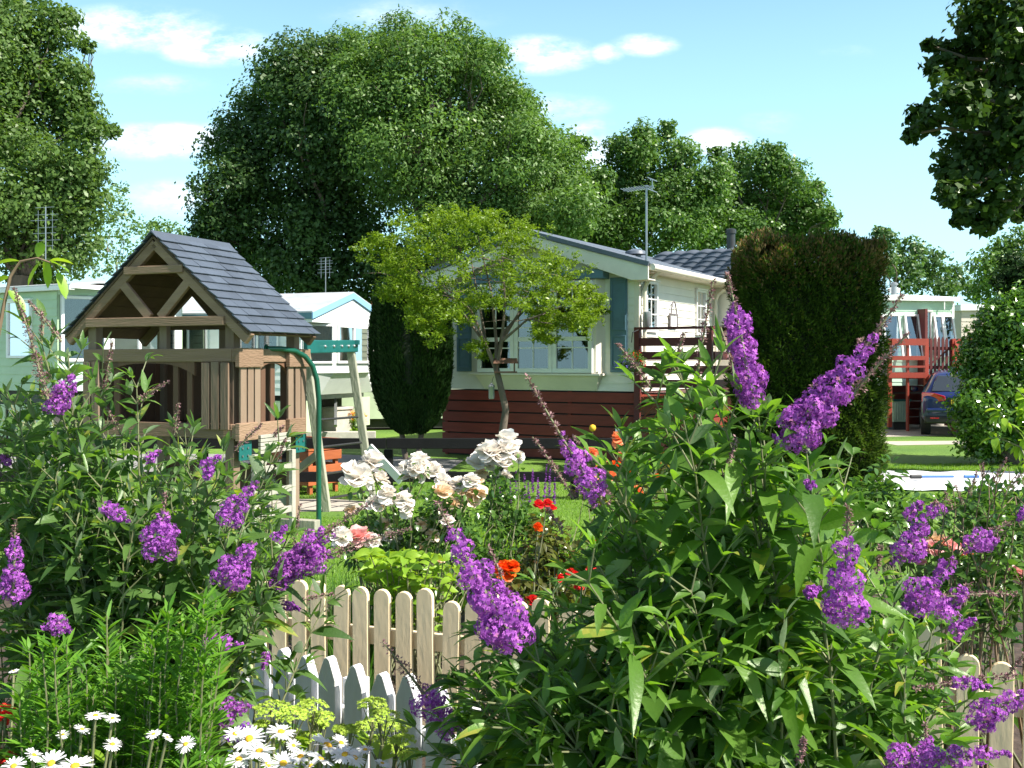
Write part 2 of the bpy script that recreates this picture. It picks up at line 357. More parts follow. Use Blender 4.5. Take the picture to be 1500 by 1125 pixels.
def blades(base, dirs, L, W, droop=.3, fold=.25, prof='lance', S=5, roll=None, wave=0.0):
    """curved folded leaves. base,dirs (n,3); returns verts, faces, n leaves"""
    S = max(S, 2)
    n = len(base); L = np.broadcast_to(L, (n,)); W = np.broadcast_to(W, (n,)); droop = np.broadcast_to(droop, (n,))
    d = unit(dirs); up = np.tile((0,0,1.), (n,1)) + rng.normal(size=(n,3))*.25
    side = unit(np.cross(d, up)); nor = np.cross(side, d)
    if roll is not None:
        c, s_ = np.cos(roll)[:,None], np.sin(roll)[:,None]; side, nor = side*c+nor*s_, nor*c-side*s_
    t = np.linspace(0, 1, S+1)
    if prof == 'lance': wv = np.sin(np.pi*t**.75)**.9 + .02; wv[0] = .08; wv[-1] = 0.01
    elif prof == 'ovate': wv = np.sqrt(np.clip(t*1.0, 0, 1))*np.sqrt(np.clip(1-t, 0, 1))*2; wv[0] = .1; wv[-1] = .02
    elif prof == 'grass': wv = 1-t**1.6; wv[-1] = .03
    else: wv = np.clip(np.minimum(t*5+.3, 1)*(1-.5*np.clip((t-.7)/.3, 0, 1)**2), 0.05, 1)  # petal
    c = base[:,None,:] + d[:,None,:]*(L[:,None]*t)[:,:,None]
    c[:,:,2] -= (droop*L)[:,None]*t**2
    c = c - nor[:,None,:]*((droop*L)[:,None]*.15*t**2)[:,:,None]
    hw = (W/2)[:,None]*wv
    if wave: hw = hw*(1+wave*rng.normal(size=hw.shape))
    fo = fold*hw
    l = c + side[:,None,:]*hw[:,:,None] + nor[:,None,:]*fo[:,:,None]
    r = c - side[:,None,:]*hw[:,:,None] + nor[:,None,:]*fo[:,:,None]
    vs = np.stack((l, c, r), axis=2).reshape(-1, 3)
    q = []
    for i in range(S):
        a = i*3; b = a+3
        q += [(a, b, b+1, a+1), (a+1, b+1, b+2, a+2)]
    q = np.array(q)
    fs = (np.arange(n)*(3*(S+1)))[:,None,None] + q[None]
    return vs, fs.reshape(-1, 4), n, 2*S
class Acc:
    def __init__(s): s.v = []; s.f = []; s.r = []; s.n = 0
    def add(s, vs, fs, r):
        s.v.append(vs); s.f.append(fs+s.n); s.r.append(r); s.n += len(vs)
    def blades(s, *a, rnd=None, **k):
        vs, fs, n, per = blades(*a, **k)
        r = rng.random(n) if rnd is None else np.broadcast_to(rnd, (n,))
        rr = np.repeat(r, per); s.add(vs, fs, np.clip(rr+(rng.random(len(rr))-.5)*.09*(per > 4), 0, .999))
    def build(s, name, mat, parent=None, smooth=True):
        return npmesh(name, np.concatenate(s.v), np.concatenate(s.f), mat, parent, np.concatenate(s.r), smooth)
DENS = 2.0
def quads_leaves(p, nrm, size, aspect=.62, jit=.6):
    """folded diamond leaves: (n) points and preferred normals"""
    n = len(p); nrm = unit(nrm + rng.normal(size=(n,3))*jit)
    a = unit(np.cross(nrm, rdir(n))); b = np.cross(nrm, a)
    sz = (size*(.6+.8*rng.random(n)))[:,None]
    v = np.stack((p-a*sz*.5, p+b*sz*aspect*.5+nrm*sz*.08, p+a*sz*.5-nrm*sz*.05, p-b*sz*aspect*.5+nrm*sz*.08), axis=1).reshape(-1, 3)
    f = np.arange(4*n).reshape(-1, 4)
    return v, f
def crown(name, blobs, size, mat, parent, dens=1.0, rough=1.08, sub=30, inner=.4, jit=.6, aspect=.62, depth=.9, hole=0.0):
    """blobs: list of (centre, radius). leaves lie on small clumps spread over each blob"""
    acc = Acc()
    for c, r in blobs:
        c = np.asarray(c); ns = max(5, int(sub*dens**.5))
        dd = rdir(ns); rr = r*(.55+.42*rng.random(ns))
        sc_ = c + dd*rr[:,None]*np.array((1, depth, 1)); sr = r*(.20+.24*rng.random(ns))*rough
        tone = rng.random(ns)
        for q in range(ns):
            if rng.random() < hole: continue
            k = int(DENS*dens*5.2*(sr[q]/size)**2) + 4
            d = rdir(k); d[:,2] = d[:,2]*.85+.12; d = unit(d)
            rad = sr[q]*(1-.55*rng.random(k)**2)*(1+.6*(rng.random(k)**5))
            p = sc_[q] + d*rad[:,None]*np.array((1.1, 1.1, .85))
            nn = d*.8 + dd[q]*.3 + np.array((0,0,.45))
            v, f = quads_leaves(p, nn, size, aspect, jit)
            acc.add(v, f, np.clip(tone[q]*.55+rng.random(k)*.45, 0, .999))
        k = int(DENS*inner*dens*14*(r*.7/size)**2)
        p = c + rdir(k)*(r*.72*rng.random(k)**.4)[:,None]*np.array((1, depth, 1))
        v, f = quads_leaves(p, np.tile((0,0,1.), (k,1)), size*1.3, aspect, 1.0)
        acc.add(v, f, rng.random(k)*.5)
    return acc.build(name, mat, parent, smooth=False)
def wobble(p0, p1, n=7, amp=.06, sag=0.0):
    p0 = np.asarray(p0, float); p1 = np.asarray(p1, float); L = np.linalg.norm(p1-p0)
    t = np.linspace(0, 1, n)[:,None]; o = rng.normal(size=(n,3))*amp*L*.5; o[0] = 0; o[-1] = 0
    p = p0+(p1-p0)*t+o*np.sin(np.pi*t); p[:,2] += (np.sin(np.pi*t)*sag*L)[:,0]; return p
def tree(name, label, blobs_px, d, mat, size, trunk_px, tr=.25, dens=1.0, bark='bark', jitd=1.6, group=None, ground=0.0, **kw):
    """blobs_px: (px, py, rpx[, ddepth])"""
    base = np.array(((trunk_px-HX)/F*d, d, ground))
    t = thing(name, label, 'tree', base, 0, group)
    blobs = []
    for b in blobs_px:
        dd = d + (b[3] if len(b) > 3 else rng.uniform(-jitd, jitd)); c = P(b[0], b[1], dd)
        blobs.append((c-base, b[2]/F*dd))
    crown('crown', blobs, size, mat, t, dens, **kw)
    zs = [c[2] for c, r in blobs]; top = max(zs)
    mb = MB(); h = np.array((0, 0, min(zs)*.6 + .12*top)); 
    pts = wobble((0,0,0), h*1.0, 6, .04); mb.tube(pts, list(np.linspace(tr*1.25, tr*.8, 6)), 10); mb.build('trunk', M[bark], t, True)
    lb = MB()
    for c, r in blobs:
        if rng.random() < .8:
            q = wobble(h-np.array((0,0,.3*rng.random())), c, 7, .09, .08); r0 = tr*rng.uniform(.14,.3); lb.tube(q, list(np.linspace(r0, r0*.15, 7)), 6)
            for _ in range(3):
                e = c+rdir(1)[0]*r*.8; lb.tube(wobble(q[4], e, 5, .1), list(np.linspace(r0*.4, r0*.08, 5)), 5)
    lb.build('limbs', M[bark], t, True)
    return t
# ================================================================ SETTING
def grass_mat():
    m, nt, b = mat_base('lawn'); N = nt.nodes; L = nt.links
    tc = N.new('ShaderNodeTexCoord')
    n1 = N.new('ShaderNodeTexNoise'); n1.inputs['Scale'].default_value = .6; n1.inputs['Detail'].default_value = 6
    n2 = N.new('ShaderNodeTexNoise'); n2.inputs['Scale'].default_value = 28; n2.inputs['Detail'].default_value = 5; n2.inputs['Roughness'].default_value = .7
    L.new(tc.outputs['Object'], n1.inputs[0]); L.new(tc.outputs['Object'], n2.inputs[0])
    r1 = N.new('ShaderNodeValToRGB'); r1.color_ramp.elements[0].position = .3; r1.color_ramp.elements[1].position = .7
    e3 = r1.color_ramp.elements.new(.82); e3.color = (.20,.27,.05,1)
    r1.color_ramp.elements[0].color = (.08,.185,.018,1); r1.color_ramp.elements[1].color = (.16,.29,.028,1)
    r2 = N.new('ShaderNodeValToRGB'); r2.color_ramp.elements[0].position = .3; r2.color_ramp.elements[1].position = .7
    r2.color_ramp.elements[0].color = (.55,.55,.5,1); r2.color_ramp.elements[1].color = (1.25,1.2,1.1,1)
    L.new(n1.outputs[0], r1.inputs[0]); L.new(n2.outputs[0], r2.inputs[0])
    mx = N.new('ShaderNodeMix'); mx.data_type = 'RGBA'; mx.blend_type = 'MULTIPLY'; mx.inputs['Factor'].default_value = 1
    L.new(r1.outputs[0], mx.inputs['A']); L.new(r2.outputs[0], mx.inputs['B']); L.new(mx.outputs['Result'], b.inputs['Base Color'])
    bp = N.new('ShaderNodeBump'); bp.inputs['Strength'].default_value = .8; bp.inputs['Distance'].default_value = .04
    L.new(n2.outputs[0], bp.inputs['Height']); L.new(bp.outputs[0], b.inputs['Normal']); b.inputs['Roughness'].default_value = .8
    return m
M['lawn'] = grass_mat()
M['asphalt'] = paint('asphalt', (.26,.25,.235), .85, .15, 6, .4, 120)
M['path'] = paint('path', (.42,.38,.31), .85, .12, 5, .3, 80)
def sheet(name, pts, z, mat, kind='structure'):
    me = bpy.data.meshes.new(name); me.from_pydata([(x, y, z) for x, y in pts], [], [tuple(range(len(pts)))]); me.update()
    me.materials.append(mat); o = bpy.data.objects.new(name, me); C.objects.link(o); o['kind'] = kind; return o
sheet('ground', [(-700,-60),(700,-60),(700,1200),(-700,1200)], 0, M['lawn'])
sheet('garden_soil', [(-5,.3),(5.5,.3),(5.2,6.9),(1.5,7.4),(-1.2,7.0),(-4.8,7.2)], .006, M['soil'])
sheet('road', [(-14,14.6),(-1.0,15.0),(-.8,17.2),(-3,18.2),(-14,18.6)], .004, M['asphalt'])
sheet('path', [(-9,10.9),(-1.7,11.3),(-1.5,12.0),(-2.2,12.3),(-9,12.3)], .004, M['path'])
sheet('path', [(7.6,20.2),(9.6,20.6),(9.7,21.4),(7.5,21.2)], .004, M['path'])
sheet('driveway', [(8.2,22.5),(9.9,22.9),(15,25),(15,30),(8.0,27)], .004, M['path'])
# lawn blades near enough to be seen as blades
def lawn_blades():
    acc = Acc(); n = 60000
    y = rng.uniform(7.2, 14.2, n); x = rng.uniform(-.42, .10, n)*y
    k = (y > 10.85) & (y < 12.35) & (x < -1.4); x, y = x[~k], y[~k]; n = len(x)
    b = np.stack((x, y, np.zeros(n)), 1); d = rng.normal(size=(n,3))*.45; d[:,2] = 1
    acc.blades(b, d, .045, .006, droop=.3, fold=.1, prof='grass', S=2)
    n = 20000; y = rng.uniform(11.5, 16.5, n); x = rng.uniform(.35, .52, n)*y
    k = (y > 12.7) & (y < 15.3); x, y = x[~k], y[~k]; n = len(x)
    b = np.stack((x, y, np.zeros(n)), 1); d = rng.normal(size=(n,3))*.45; d[:,2] = 1
    acc.blades(b, d, .05, .007, droop=.3, fold=.1, prof='grass', S=2)
    o = acc.build('grass', M['grass_blade']); tag(o, 'short bright green blades of the mown lawn', 'grass', kind='stuff')
lawn_blades()
# ================================================================ BUILDINGS
def siding(mb, a, b, z0, z1, n, pitch=.13, off=.014):
    a = Vector((*a, 0)); b = Vector((*b, 0)); n = Vector((*n, 0)).normalized(); k = max(1, round((z1-z0)/pitch)); h = (z1-z0)/k
    for i in range(k):
        zb = z0+i*h; zt = zb+h
        o0 = n*off; o1 = n*.001
        A = [a+o0+Vector((0,0,zb)), b+o0+Vector((0,0,zb)), b+o1+Vector((0,0,zt)), a+o1+Vector((0,0,zt)), a+o1+Vector((0,0,zb)), b+o1+Vector((0,0,zb))]
        mb.add(A, [(0,1,2,3),(4,5,1,0)])
def ux(p, d, t): return (p[0]+d[0]*t, p[1]+d[1]*t)
def window_unit(parent, a, d, n, w_, z0, z1, cols=1, rows=(), bars=0, hbars=0, frame='white_pvc', fr=.05, cur='curtain', curtain=True, proud=.05, drip=True, name='window', gl='glass'):
    """window standing proud of a wall: a=(x,y) start, d unit dir along wall, n outward normal, w_ width"""
    n = Vector((*n, 0)).normalized(); d = Vector((*d, 0)).normalized(); A = Vector((*a, 0))
    def pt(t, o, z): return A + d*t + n*o + Vector((0,0,z))
    def bx(mb, t0, t1, o0, o1, za, zb): mb.hexa([pt(t0,o0,za), pt(t1,o0,za), pt(t1,o1,za), pt(t0,o1,za)], [pt(t0,o0,zb), pt(t1,o0,zb), pt(t1,o1,zb), pt(t0,o1,zb)])
    f = MB(); p = proud
    bx(f, 0, w_, .0, p, z0, z0+fr); bx(f, 0, w_, 0, p, z1-fr, z1)
    bx(f, 0, fr, .0, p, z0+fr, z1-fr); bx(f, w_-fr, w_, 0, p, z0+fr, z1-fr)
    cw = (w_-fr)/cols
    for i in range(1, cols): bx(f, i*cw, i*cw+fr, 0, p-.003, z0+fr, z1-fr)
    for zr in rows: bx(f, fr, w_-fr, 0, p-.006, zr-fr/2, zr+fr/2)
    if drip: bx(f, -.02, w_+.02, 0, p+.03, z1, z1+.025)
    fo = f.build(name, M[frame], parent)
    g = MB(); bx(g, fr, w_-fr, p-.034, p-.028, z0+fr, z1-fr); g.build('glass_pane', M[gl], fo)
    if bars or hbars:
        q = MB()
        for i in range(cols):
            for b_ in range(1, bars+1):
                t = i*cw+fr+(cw-fr)*b_/(bars+1); bx(q, t-.009, t+.009, p-.027, p-.019, z0+fr, z1-fr)
            for b_ in range(1, hbars+1):
                z = z0+fr+(z1-z0-2*fr)*b_/(hbars+1); bx(q, i*cw+fr, (i+1)*cw, p-.026, p-.018, z-.009, z+.009)
        q.build('glazing_bar', M[frame], fo)
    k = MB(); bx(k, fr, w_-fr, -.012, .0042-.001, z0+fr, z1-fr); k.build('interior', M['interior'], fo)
    if curtain:
        c = MB()
        for i in range(cols):
            for (s0, s1) in curtain if isinstance(curtain, (list, tuple)) else [(0, .28), (.72, 1)]:
                t0 = i*cw+fr+(cw-fr)*s0; t1 = i*cw+fr+(cw-fr)*s1; m_ = max(6, int((t1-t0)/.012)); pts = []
                for j in range(m_+1):
                    t = t0+(t1-t0)*j/m_; o = .010+.006*math.sin(j*1.3)
                    pts.append((t, o))
                vs = [pt(t, o, z0+fr) for t, o in pts]+[pt(t, o, z1-fr) for t, o in pts]
                c.add(vs, [(j, j+1, m_+2+j, m_+1+j) for j in range(m_)])
        c.build('curtain', M[cur], fo, True)
    return fo
def tiled_roof(name, p00, pu, pv, mat, parent, wave=.15, amp=.018, step=.33, st=.022, du=.03):
    """roof sheet: corner p00, along-ridge vector pu, down-slope vector pv"""
    p00 = np.array(p00, float); pu = np.array(pu, float); pv = np.array(pv, float)
    lu = np.linalg.norm(pu); lv = np.linalg.norm(pv); nn = np.cross(pu, pv); nn = nn/np.linalg.norm(nn); nn *= np.sign(nn[2])
    nu = int(lu/du); us = np.linspace(0, lu, nu+1)
    vsrow = [0.0]; offs = [0.0]; k = int(lv/step)+1
    for i in range(k):
        a, b = i*step, min((i+1)*step, lv)
        if a >= lv: break
        vsrow += [a+1e-3, b]; offs += [0.0, st]
        vsrow += [b+1e-3]; offs += [0.0]
    vs_ = np.array(vsrow); of = np.array(offs)
    U, Vv = np.meshgrid(us, vs_); O = of[:,None]+amp*np.abs(np.sin(np.pi*U/wave))
    pts = p00 + (pu/lu)*U[...,None] + (pv/lv)*Vv[...,None] + nn*O[...,None]
    m_ = len(vs_); n_ = nu+1; idx = np.arange(m_*n_).reshape(m_, n_)
    f = np.stack((idx[:-1,:-1], idx[:-1,1:], idx[1:,1:], idx[1:,:-1]), -1).reshape(-1, 4)
    rr = np.repeat(rng.random(m_-1), n_-1)
    return npmesh(name, pts.reshape(-1, 3), f, mat, parent, rr, False)
# ---- park home
def park_home():
    ox = (935-HX)/F*16.5
    t = thing('park_home', 'cream clad holiday home with grey tiled roof and blue shutters behind the small maple', 'holiday home', (ox, 16.5, 0), R(-30))
    W, L = 3.75, 3.75; ZB, ZE, ZR = 1.17, 3.25, 3.80; mid = -W/2
    wl = MB(); wl.box(-W+.01, -.01, .01, L-.01, ZB, ZE)
    wl.prism([(-W+.01,.012,ZE),(-.01,.012,ZE),(mid,.012,ZR-.05)], (0, L-.03, 0))
    siding(wl, (-W,0), (0,0), ZB, ZE-.05, (0,-1), .125)
    k = 5
    for i in range(k):   # gable boards
        z = ZE-.05+i*.1; hw = (W/2)*(ZR-z)/(ZR-ZE+.05); siding(wl, (mid-hw,0), (mid+hw,0), z, z+.1, (0,-1), .1)
    siding(wl, (0,0), (0,L), ZB, ZE-.05, (1,0), .125)
    siding(wl, (-W,0), (-W,L), ZB, ZE-.05, (-1,0), .125)
    wl.build('wall', M['cream_siding'], t)
    back = MB(); back.box(-W, 0, L, 9.2, ZB-.002, ZE); back.build('rear_wall', M['cream_siding'], t)
    sk = MB()
    for i in range(6):
        z = .03+i*.19; sk.box(-W-.02, .02, -.035, -.01, z, z+.165); sk.box(.0, .03, -.01, 9, z, z+.165)
        sk.box(-W-.03, -W, -.01, 9, z, z+.165)
    for x in (-W+.05, -W*.66, -W*.33, -.05): sk.box(x-.03, x+.03, -.008, .03, 0, ZB-.01)
    sk.build('skirting', M['red_wood'], t)
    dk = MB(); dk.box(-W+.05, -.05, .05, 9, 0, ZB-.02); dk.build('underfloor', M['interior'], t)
    # roof: two slopes, front overhang
    y0 = -.32; ov = .30; Zs = ZR+.02; drop = (ZR-ZE)/(W/2)*(W/2+ov)
    tiled_roof('roof', (mid, y0, Zs), (0, 9.6, 0), (W/2+ov, 0, -drop), M['grey_tile'], t)
    tiled_roof('roof', (mid, y0, Zs), (0, 9.6, 0), (-(W/2+ov), 0, -drop), M['grey_tile'], t)
    rc = MB(); rc.tube([(mid, y0-.01, Zs+.02), (mid, 9.3, Zs+.02)], .05, 8); rc.build('ridge_cap', M['grey_tile'], t, True)
    vg = MB()
    for s in (-1, 1): vg.beam((mid, y0-.012, Zs+.01), (mid+s*(W/2+ov+.02), y0-.012, Zs-drop+.005), .05, .07)
    vg.build('verge', M['grey_tile'], t)
    bb = MB()
    for s in (-1, 1):
        bb.prism([(mid,y0+.01,Zs-.035),(mid+s*(W/2+ov),y0+.01,Zs-drop-.03),(mid+s*(W/2+ov),y0+.01,Zs-drop-.24),(mid+s*(W/2+ov-.28),y0+.01,Zs-drop-.24),(mid,y0+.01,Zs-.21)], (0,.03,0))
        x0, x1 = sorted((mid+s*(W/2+ov), mid+s*(W/2+.02)))
        bb.box(x0, x1, y0+.04, 0.0, Zs-drop-.24, Zs-drop-.22)
        bb.prism([(mid,y0+.04,Zs-.06),(mid+s*(W/2+ov),y0+.04,Zs-drop-.07),(mid+s*(W/2+ov),y0+.04,Zs-drop-.09),(mid,y0+.04,Zs-.08)], (0,-y0-.05,0))
    bb.build('bargeboard', M['cream_trim'], t, bevel=.006)
    gt = MB(); xg = ov+.05; zg = Zs-drop-.04
    gt.tube([(xg, y0+.05, zg), (xg, L+.1, zg)], .055, 8); gt.box(.02, ov, 0.05, L, zg-.05, zg-.02); gt.build('gutter', M['cream_trim'], t, True)
    dp = MB()
    for y in (.10, L-.14): dp.tube([(xg-.02, y, zg-.04), (.12, y, zg-.2), (.07, y, zg-.32), (.07, y, 1.2)], .036, 8)
    dp.build('downpipe', M['cream_trim'], t, True)
    # bay window with sill and blue head band
    bw0, bw1 = -2.98, -.62; pr = .20; z0, z1 = 1.46, 3.0
    by = MB(); by.hexa([(bw0-.04,-.005,z0),(bw1+.04,-.005,z0),(bw1-.04,-pr,z0),(bw0+.04,-pr,z0)], [(bw0-.04,-.005,z1),(bw1+.04,-.005,z1),(bw1-.04,-pr,z1),(bw0+.04,-pr,z1)])
    by.hexa([(bw0+.1,-.02,z0-.28),(bw1-.1,-.02,z0-.28),(bw1-.1,-.025,z0-.28),(bw0+.1,-.025,z0-.28)][::-1] if False else [(bw0+.1,-.004,z0-.28),(bw1-.1,-.004,z0-.28),(bw1-.1,-.03,z0-.28),(bw0+.1,-.03,z0-.28)],
            [(bw0,-.004,z0-.04),(bw1,-.004,z0-.04),(bw1,-pr+.01,z0-.04),(bw0,-pr+.01,z0-.04)])
    by.build('bay', M['cream_trim'], t)
    sl_ = MB(); sl_.box(bw0-.06, bw1+.06, -pr-.06, -.015, z0-.038, z0-.002); sl_.build('sill', M['cream_trim'], t, bevel=.006)
    hb = MB(); hb.box(bw0-.1, bw1+.12, -pr-.07, -.016, z1+.002, z1+.15); hb.build('head_band', M['blue_shutter'], t, bevel=.008)
    ww = (bw1-bw0-.16)/3
    for i in range(3):
        cu = [(0,.12),(.88,1)] if i != 1 else [(0,1)]
        window_unit(t, (bw0+.08+i*ww+.004, -pr-.002), (1,0), (0,-1), ww-.008, z0+.01, z1-.02, 1, (2.03,), 1, 3, fr=.07, proud=.06, curtain=cu, cur='curtain' if i != 1 else 'blind', drip=False)
    # shutters
    for x in (-3.46, -.48):
        s = MB(); s.box(x, x+.30, -.045, -.016, z0+.02, z1+.02)
        for (za, zb) in ((z0+.08, z0+.62), (z0+.70, z1-.04)):
            for (a, b, c_, d_) in ((x+.02, x+.05, za, zb), (x+.25, x+.28, za, zb), (x+.05, x+.25, za, za+.03), (x+.05, x+.25, zb-.03, zb)): s.box(a, b, -.06, -.044, c_, d_)
        s.build('shutter', M['blue_shutter'], t, bevel=.004)
    # side windows
    for (a, w_) in ((.24, .50), (2.62, .52)):
        window_unit(t, (.0, a), (0,1), (1,0), w_, 2.14, 2.98, 1, (), 1, 2, fr=.045, proud=.05, cur='curtain', curtain=[(0,.35),(.65,1)], gl='glass_side')
    # corner posts
    cp = MB(); cp.box(-.06, .022, -.022, .06, ZB-.01, ZE-.04); cp.box(-W-.022, -W+.06, -.022, .06, ZB-.01, ZE-.04); cp.box(-.0, .022, L-.04, L+.0, ZB-.01, ZE-.04)
    cp.build('corner_post', M['cream_trim'], t)
    # side wing with its own gable
    wx = .42; wy0, wy1 = L, L+3.4; zr = 3.98; ze = 3.32; my = (wy0+wy1)/2
    wg = MB(); wg.box(-.5, wx, wy0+.004, wy1, ZB, ze); wg.prism([(wx-.6,wy0,ze),(wx-.6,wy1,ze),(wx-.6,my,zr-.04)], (.6,0,0))
    siding(wg, (wx, wy0), (wx, wy1), ZB, ze-.05, (1,0), .125); siding(wg, (0, wy0), (wx, wy0), ZB, ze-.05, (0,-1), .125)
    wg.build('wing_wall', M['cream_siding'], t)
    ovx = .42; sl2 = (zr-ze)/(my-wy0); oy = .28
    tiled_roof('wing_roof', (-1.8, my, zr+.02), (wx+ovx+1.8, 0, 0), (0, -(my-wy0+oy), -sl2*(my-wy0+oy)), M['grey_tile'], t, wave=.3, amp=.03, step=.33, st=.03)
    tiled_roof('wing_roof', (-1.8, my, zr+.02), (wx+ovx+1.8, 0, 0), (0, (my-wy0+oy), -sl2*(my-wy0+oy)), M['grey_tile'], t, wave=.3, amp=.03, step=.33, st=.03)
    wb = MB(); xx = wx+ovx
    for s in (-1, 1):
        e = my+s*(my-wy0+oy)
        wb.prism([(xx,my,zr-.02),(xx,e,zr-sl2*(my-wy0+oy)-.02),(xx,e,zr-sl2*(my-wy0+oy)-.24),(xx,my,zr-.22)], (-.03,0,0))
    wb.box(.0, xx-.03, wy0-oy, wy0-.0, ze-.25, ze-.23)
    wb.build('bargeboard', M['cream_trim'], t)
    window_unit(t, (wx, wy0+.35), (0,1), (1,0), .9, 1.95, 3.0, 2, (), 0, 0, fr=.06, cur='teal_curtain', gl='glass_side')
    # roof vents and flue
    for (x, y, h) in ((mid+.55, 3.0, .1), (mid+.75, 5.3, .12)):
        zz = Zs-(ZR-ZE)/(W/2)*(x-mid); v = MB(); v.lathe([(.1,-.05),(.1,.05),(.22,.06),(.2,.12),(.06,.17)], (x, y, zz), 14); v.build('roof_vent', M['grey_tile'], t, True)
    fl = MB(); fl.lathe([(.09,-.3),(.09,.62),(.11,.62),(.11,.70),(.07,.72)], (-.28, 5.6, 3.72), 14)
    fl.build('flue', M['dark_steel'], t, True)
    # lantern under the eaves at the corner
    ln = MB(); ln.lathe([(.02,.22),(.075,.2),(.07,.0),(.03,-.06)], (.12, .07, 2.25), 8); ln.build('wall_lamp', M['metal_grey'], t, True)
    # television aerial fixed at the corner
    an = thing('television_aerial', 'tall thin grey television aerial pole at the corner of the cream home', 'aerial', V(P(947, 395, 16.55)), R(-30))
    pz = 1.36
    p = MB(); p.tube([(-.10,.0,-.55),(-.10,.0,-.35),(.0,0,-.12),(0,0,.1),(0,0,pz)], .019, 8); p.build('pole', M['steel'], an, True)
    a2 = MB(); a2.beam((-.40,0,pz-.05), (.12,0,pz-.02), .02, .02)
    for i in range(11):
        x = -.38+i*.045; a2.beam((x,-.17,pz-.045+i*.002), (x,.17,pz-.045+i*.002), .008, .008)
    for s in (-1, 1): a2.beam((.1,-.2,pz+s*.09), (.1,.2,pz+s*.09), .012, .012); a2.beam((.1,0,pz+s*.09), (.1,0,pz), .012, .012)
    a2.build('antenna', M['steel'], an)
    # wall sign in wire frame with arched top
    th = R(-30); lx = .03; ly = 1.45
    wx_ = ox+lx*math.cos(th)-ly*math.sin(th); wy_ = 16.5+lx*math.sin(th)+ly*math.cos(th)
    sg = thing('wall_sign', 'white name sign in grey wire frame with arched handle on the sunny side wall', 'sign', (wx_, wy_, 2.25), th)
    fr = MB(); fr.tube([(.02,-.17+0*i,0) for i in (0,)]+[(.02,-.17,.2)], .012, 6)
    fr.tube([(.02,.17,0),(.02,.17,.2)], .012, 6); fr.tube([(.02,-.19,.22),(.02,.19,.22)], .018, 6); fr.tube([(.02,-.19,0),(.02,.19,0)], .012, 6)
    fr.tube([(.02,.12*math.cos(a),.22+.22*math.sin(a)) for a in np.linspace(0, math.pi, 13)], .012, 6); fr.build('frame', M['wicker'], sg, True)
    bd = MB(); bd.box(.006, .014, -.16, .16, .012, .2); bo = bd.build('board', M['white_pvc'], sg)
    ink = MB()
    for i in range(7): ink.beam((.016, -.08+i*.03, .07+.01*(i % 2)), (.016, -.07+i*.03, .13-.012*(i % 3)), .004, .01)
    ink.build('lettering', M['sign_ink'], bo)
    return t, ox
home, ox = park_home()
TH = R(-30)
def HW(x, y, z=0): return (ox+x*math.cos(TH)-y*math.sin(TH), 16.5+x*math.sin(TH)+y*math.cos(TH), z)
def veranda():
    t = thing('veranda', 'dark red slatted veranda railing along the sunny side of the cream home', 'veranda', HW(.05, -.05), TH)
    for (x, y) in ((.0,-.1),(1.20,-.1),(1.20,1.8),(1.20,3.6)):
        b = MB(); b.box(x-.045, x+.045, y-.045, y+.045, 0, 2.16); b.build('post', M['deck_dark'], t, bevel=.004)
    for z in (1.24, 1.46, 1.68, 1.90):
        b = MB(); b.box(.05, 1.15, -.125, -.10, z, z+.13); b.build('rail', M['deck_dark'], t)
        b = MB(); b.box(1.22, 1.245, .0, 3.6, z, z+.13); b.build('rail', M['deck_dark'], t)
    b = MB(); b.box(-.04, 1.27, -.15, -.06, 2.16, 2.20); b.box(1.17, 1.27, -.06, 3.65, 2.16, 2.20); b.build('handrail', M['deck_dark'], t)
    b = MB()
    for i in range(11): b.box(.05+i*.1, .14+i*.1, -.05, 3.6, 1.13, 1.16)
    b.build('decking', M['deck_dark'], t)
    b = MB()
    for i in range(-8, 12):
        x0 = i*.16; z0 = 0.02; x1 = x0+1.06; z1 = 1.08
        if x0 < .05: z0 += .05-x0; x0 = .05
        if x1 > 1.15: z1 -= x1-1.15; x1 = 1.15
        if x1-x0 > .05: b.beam((x0,-.11,z0), (x1,-.11,z1), .01, .035, (0,1,0))
    b.build('lattice', M['deck_red'], t)
veranda()
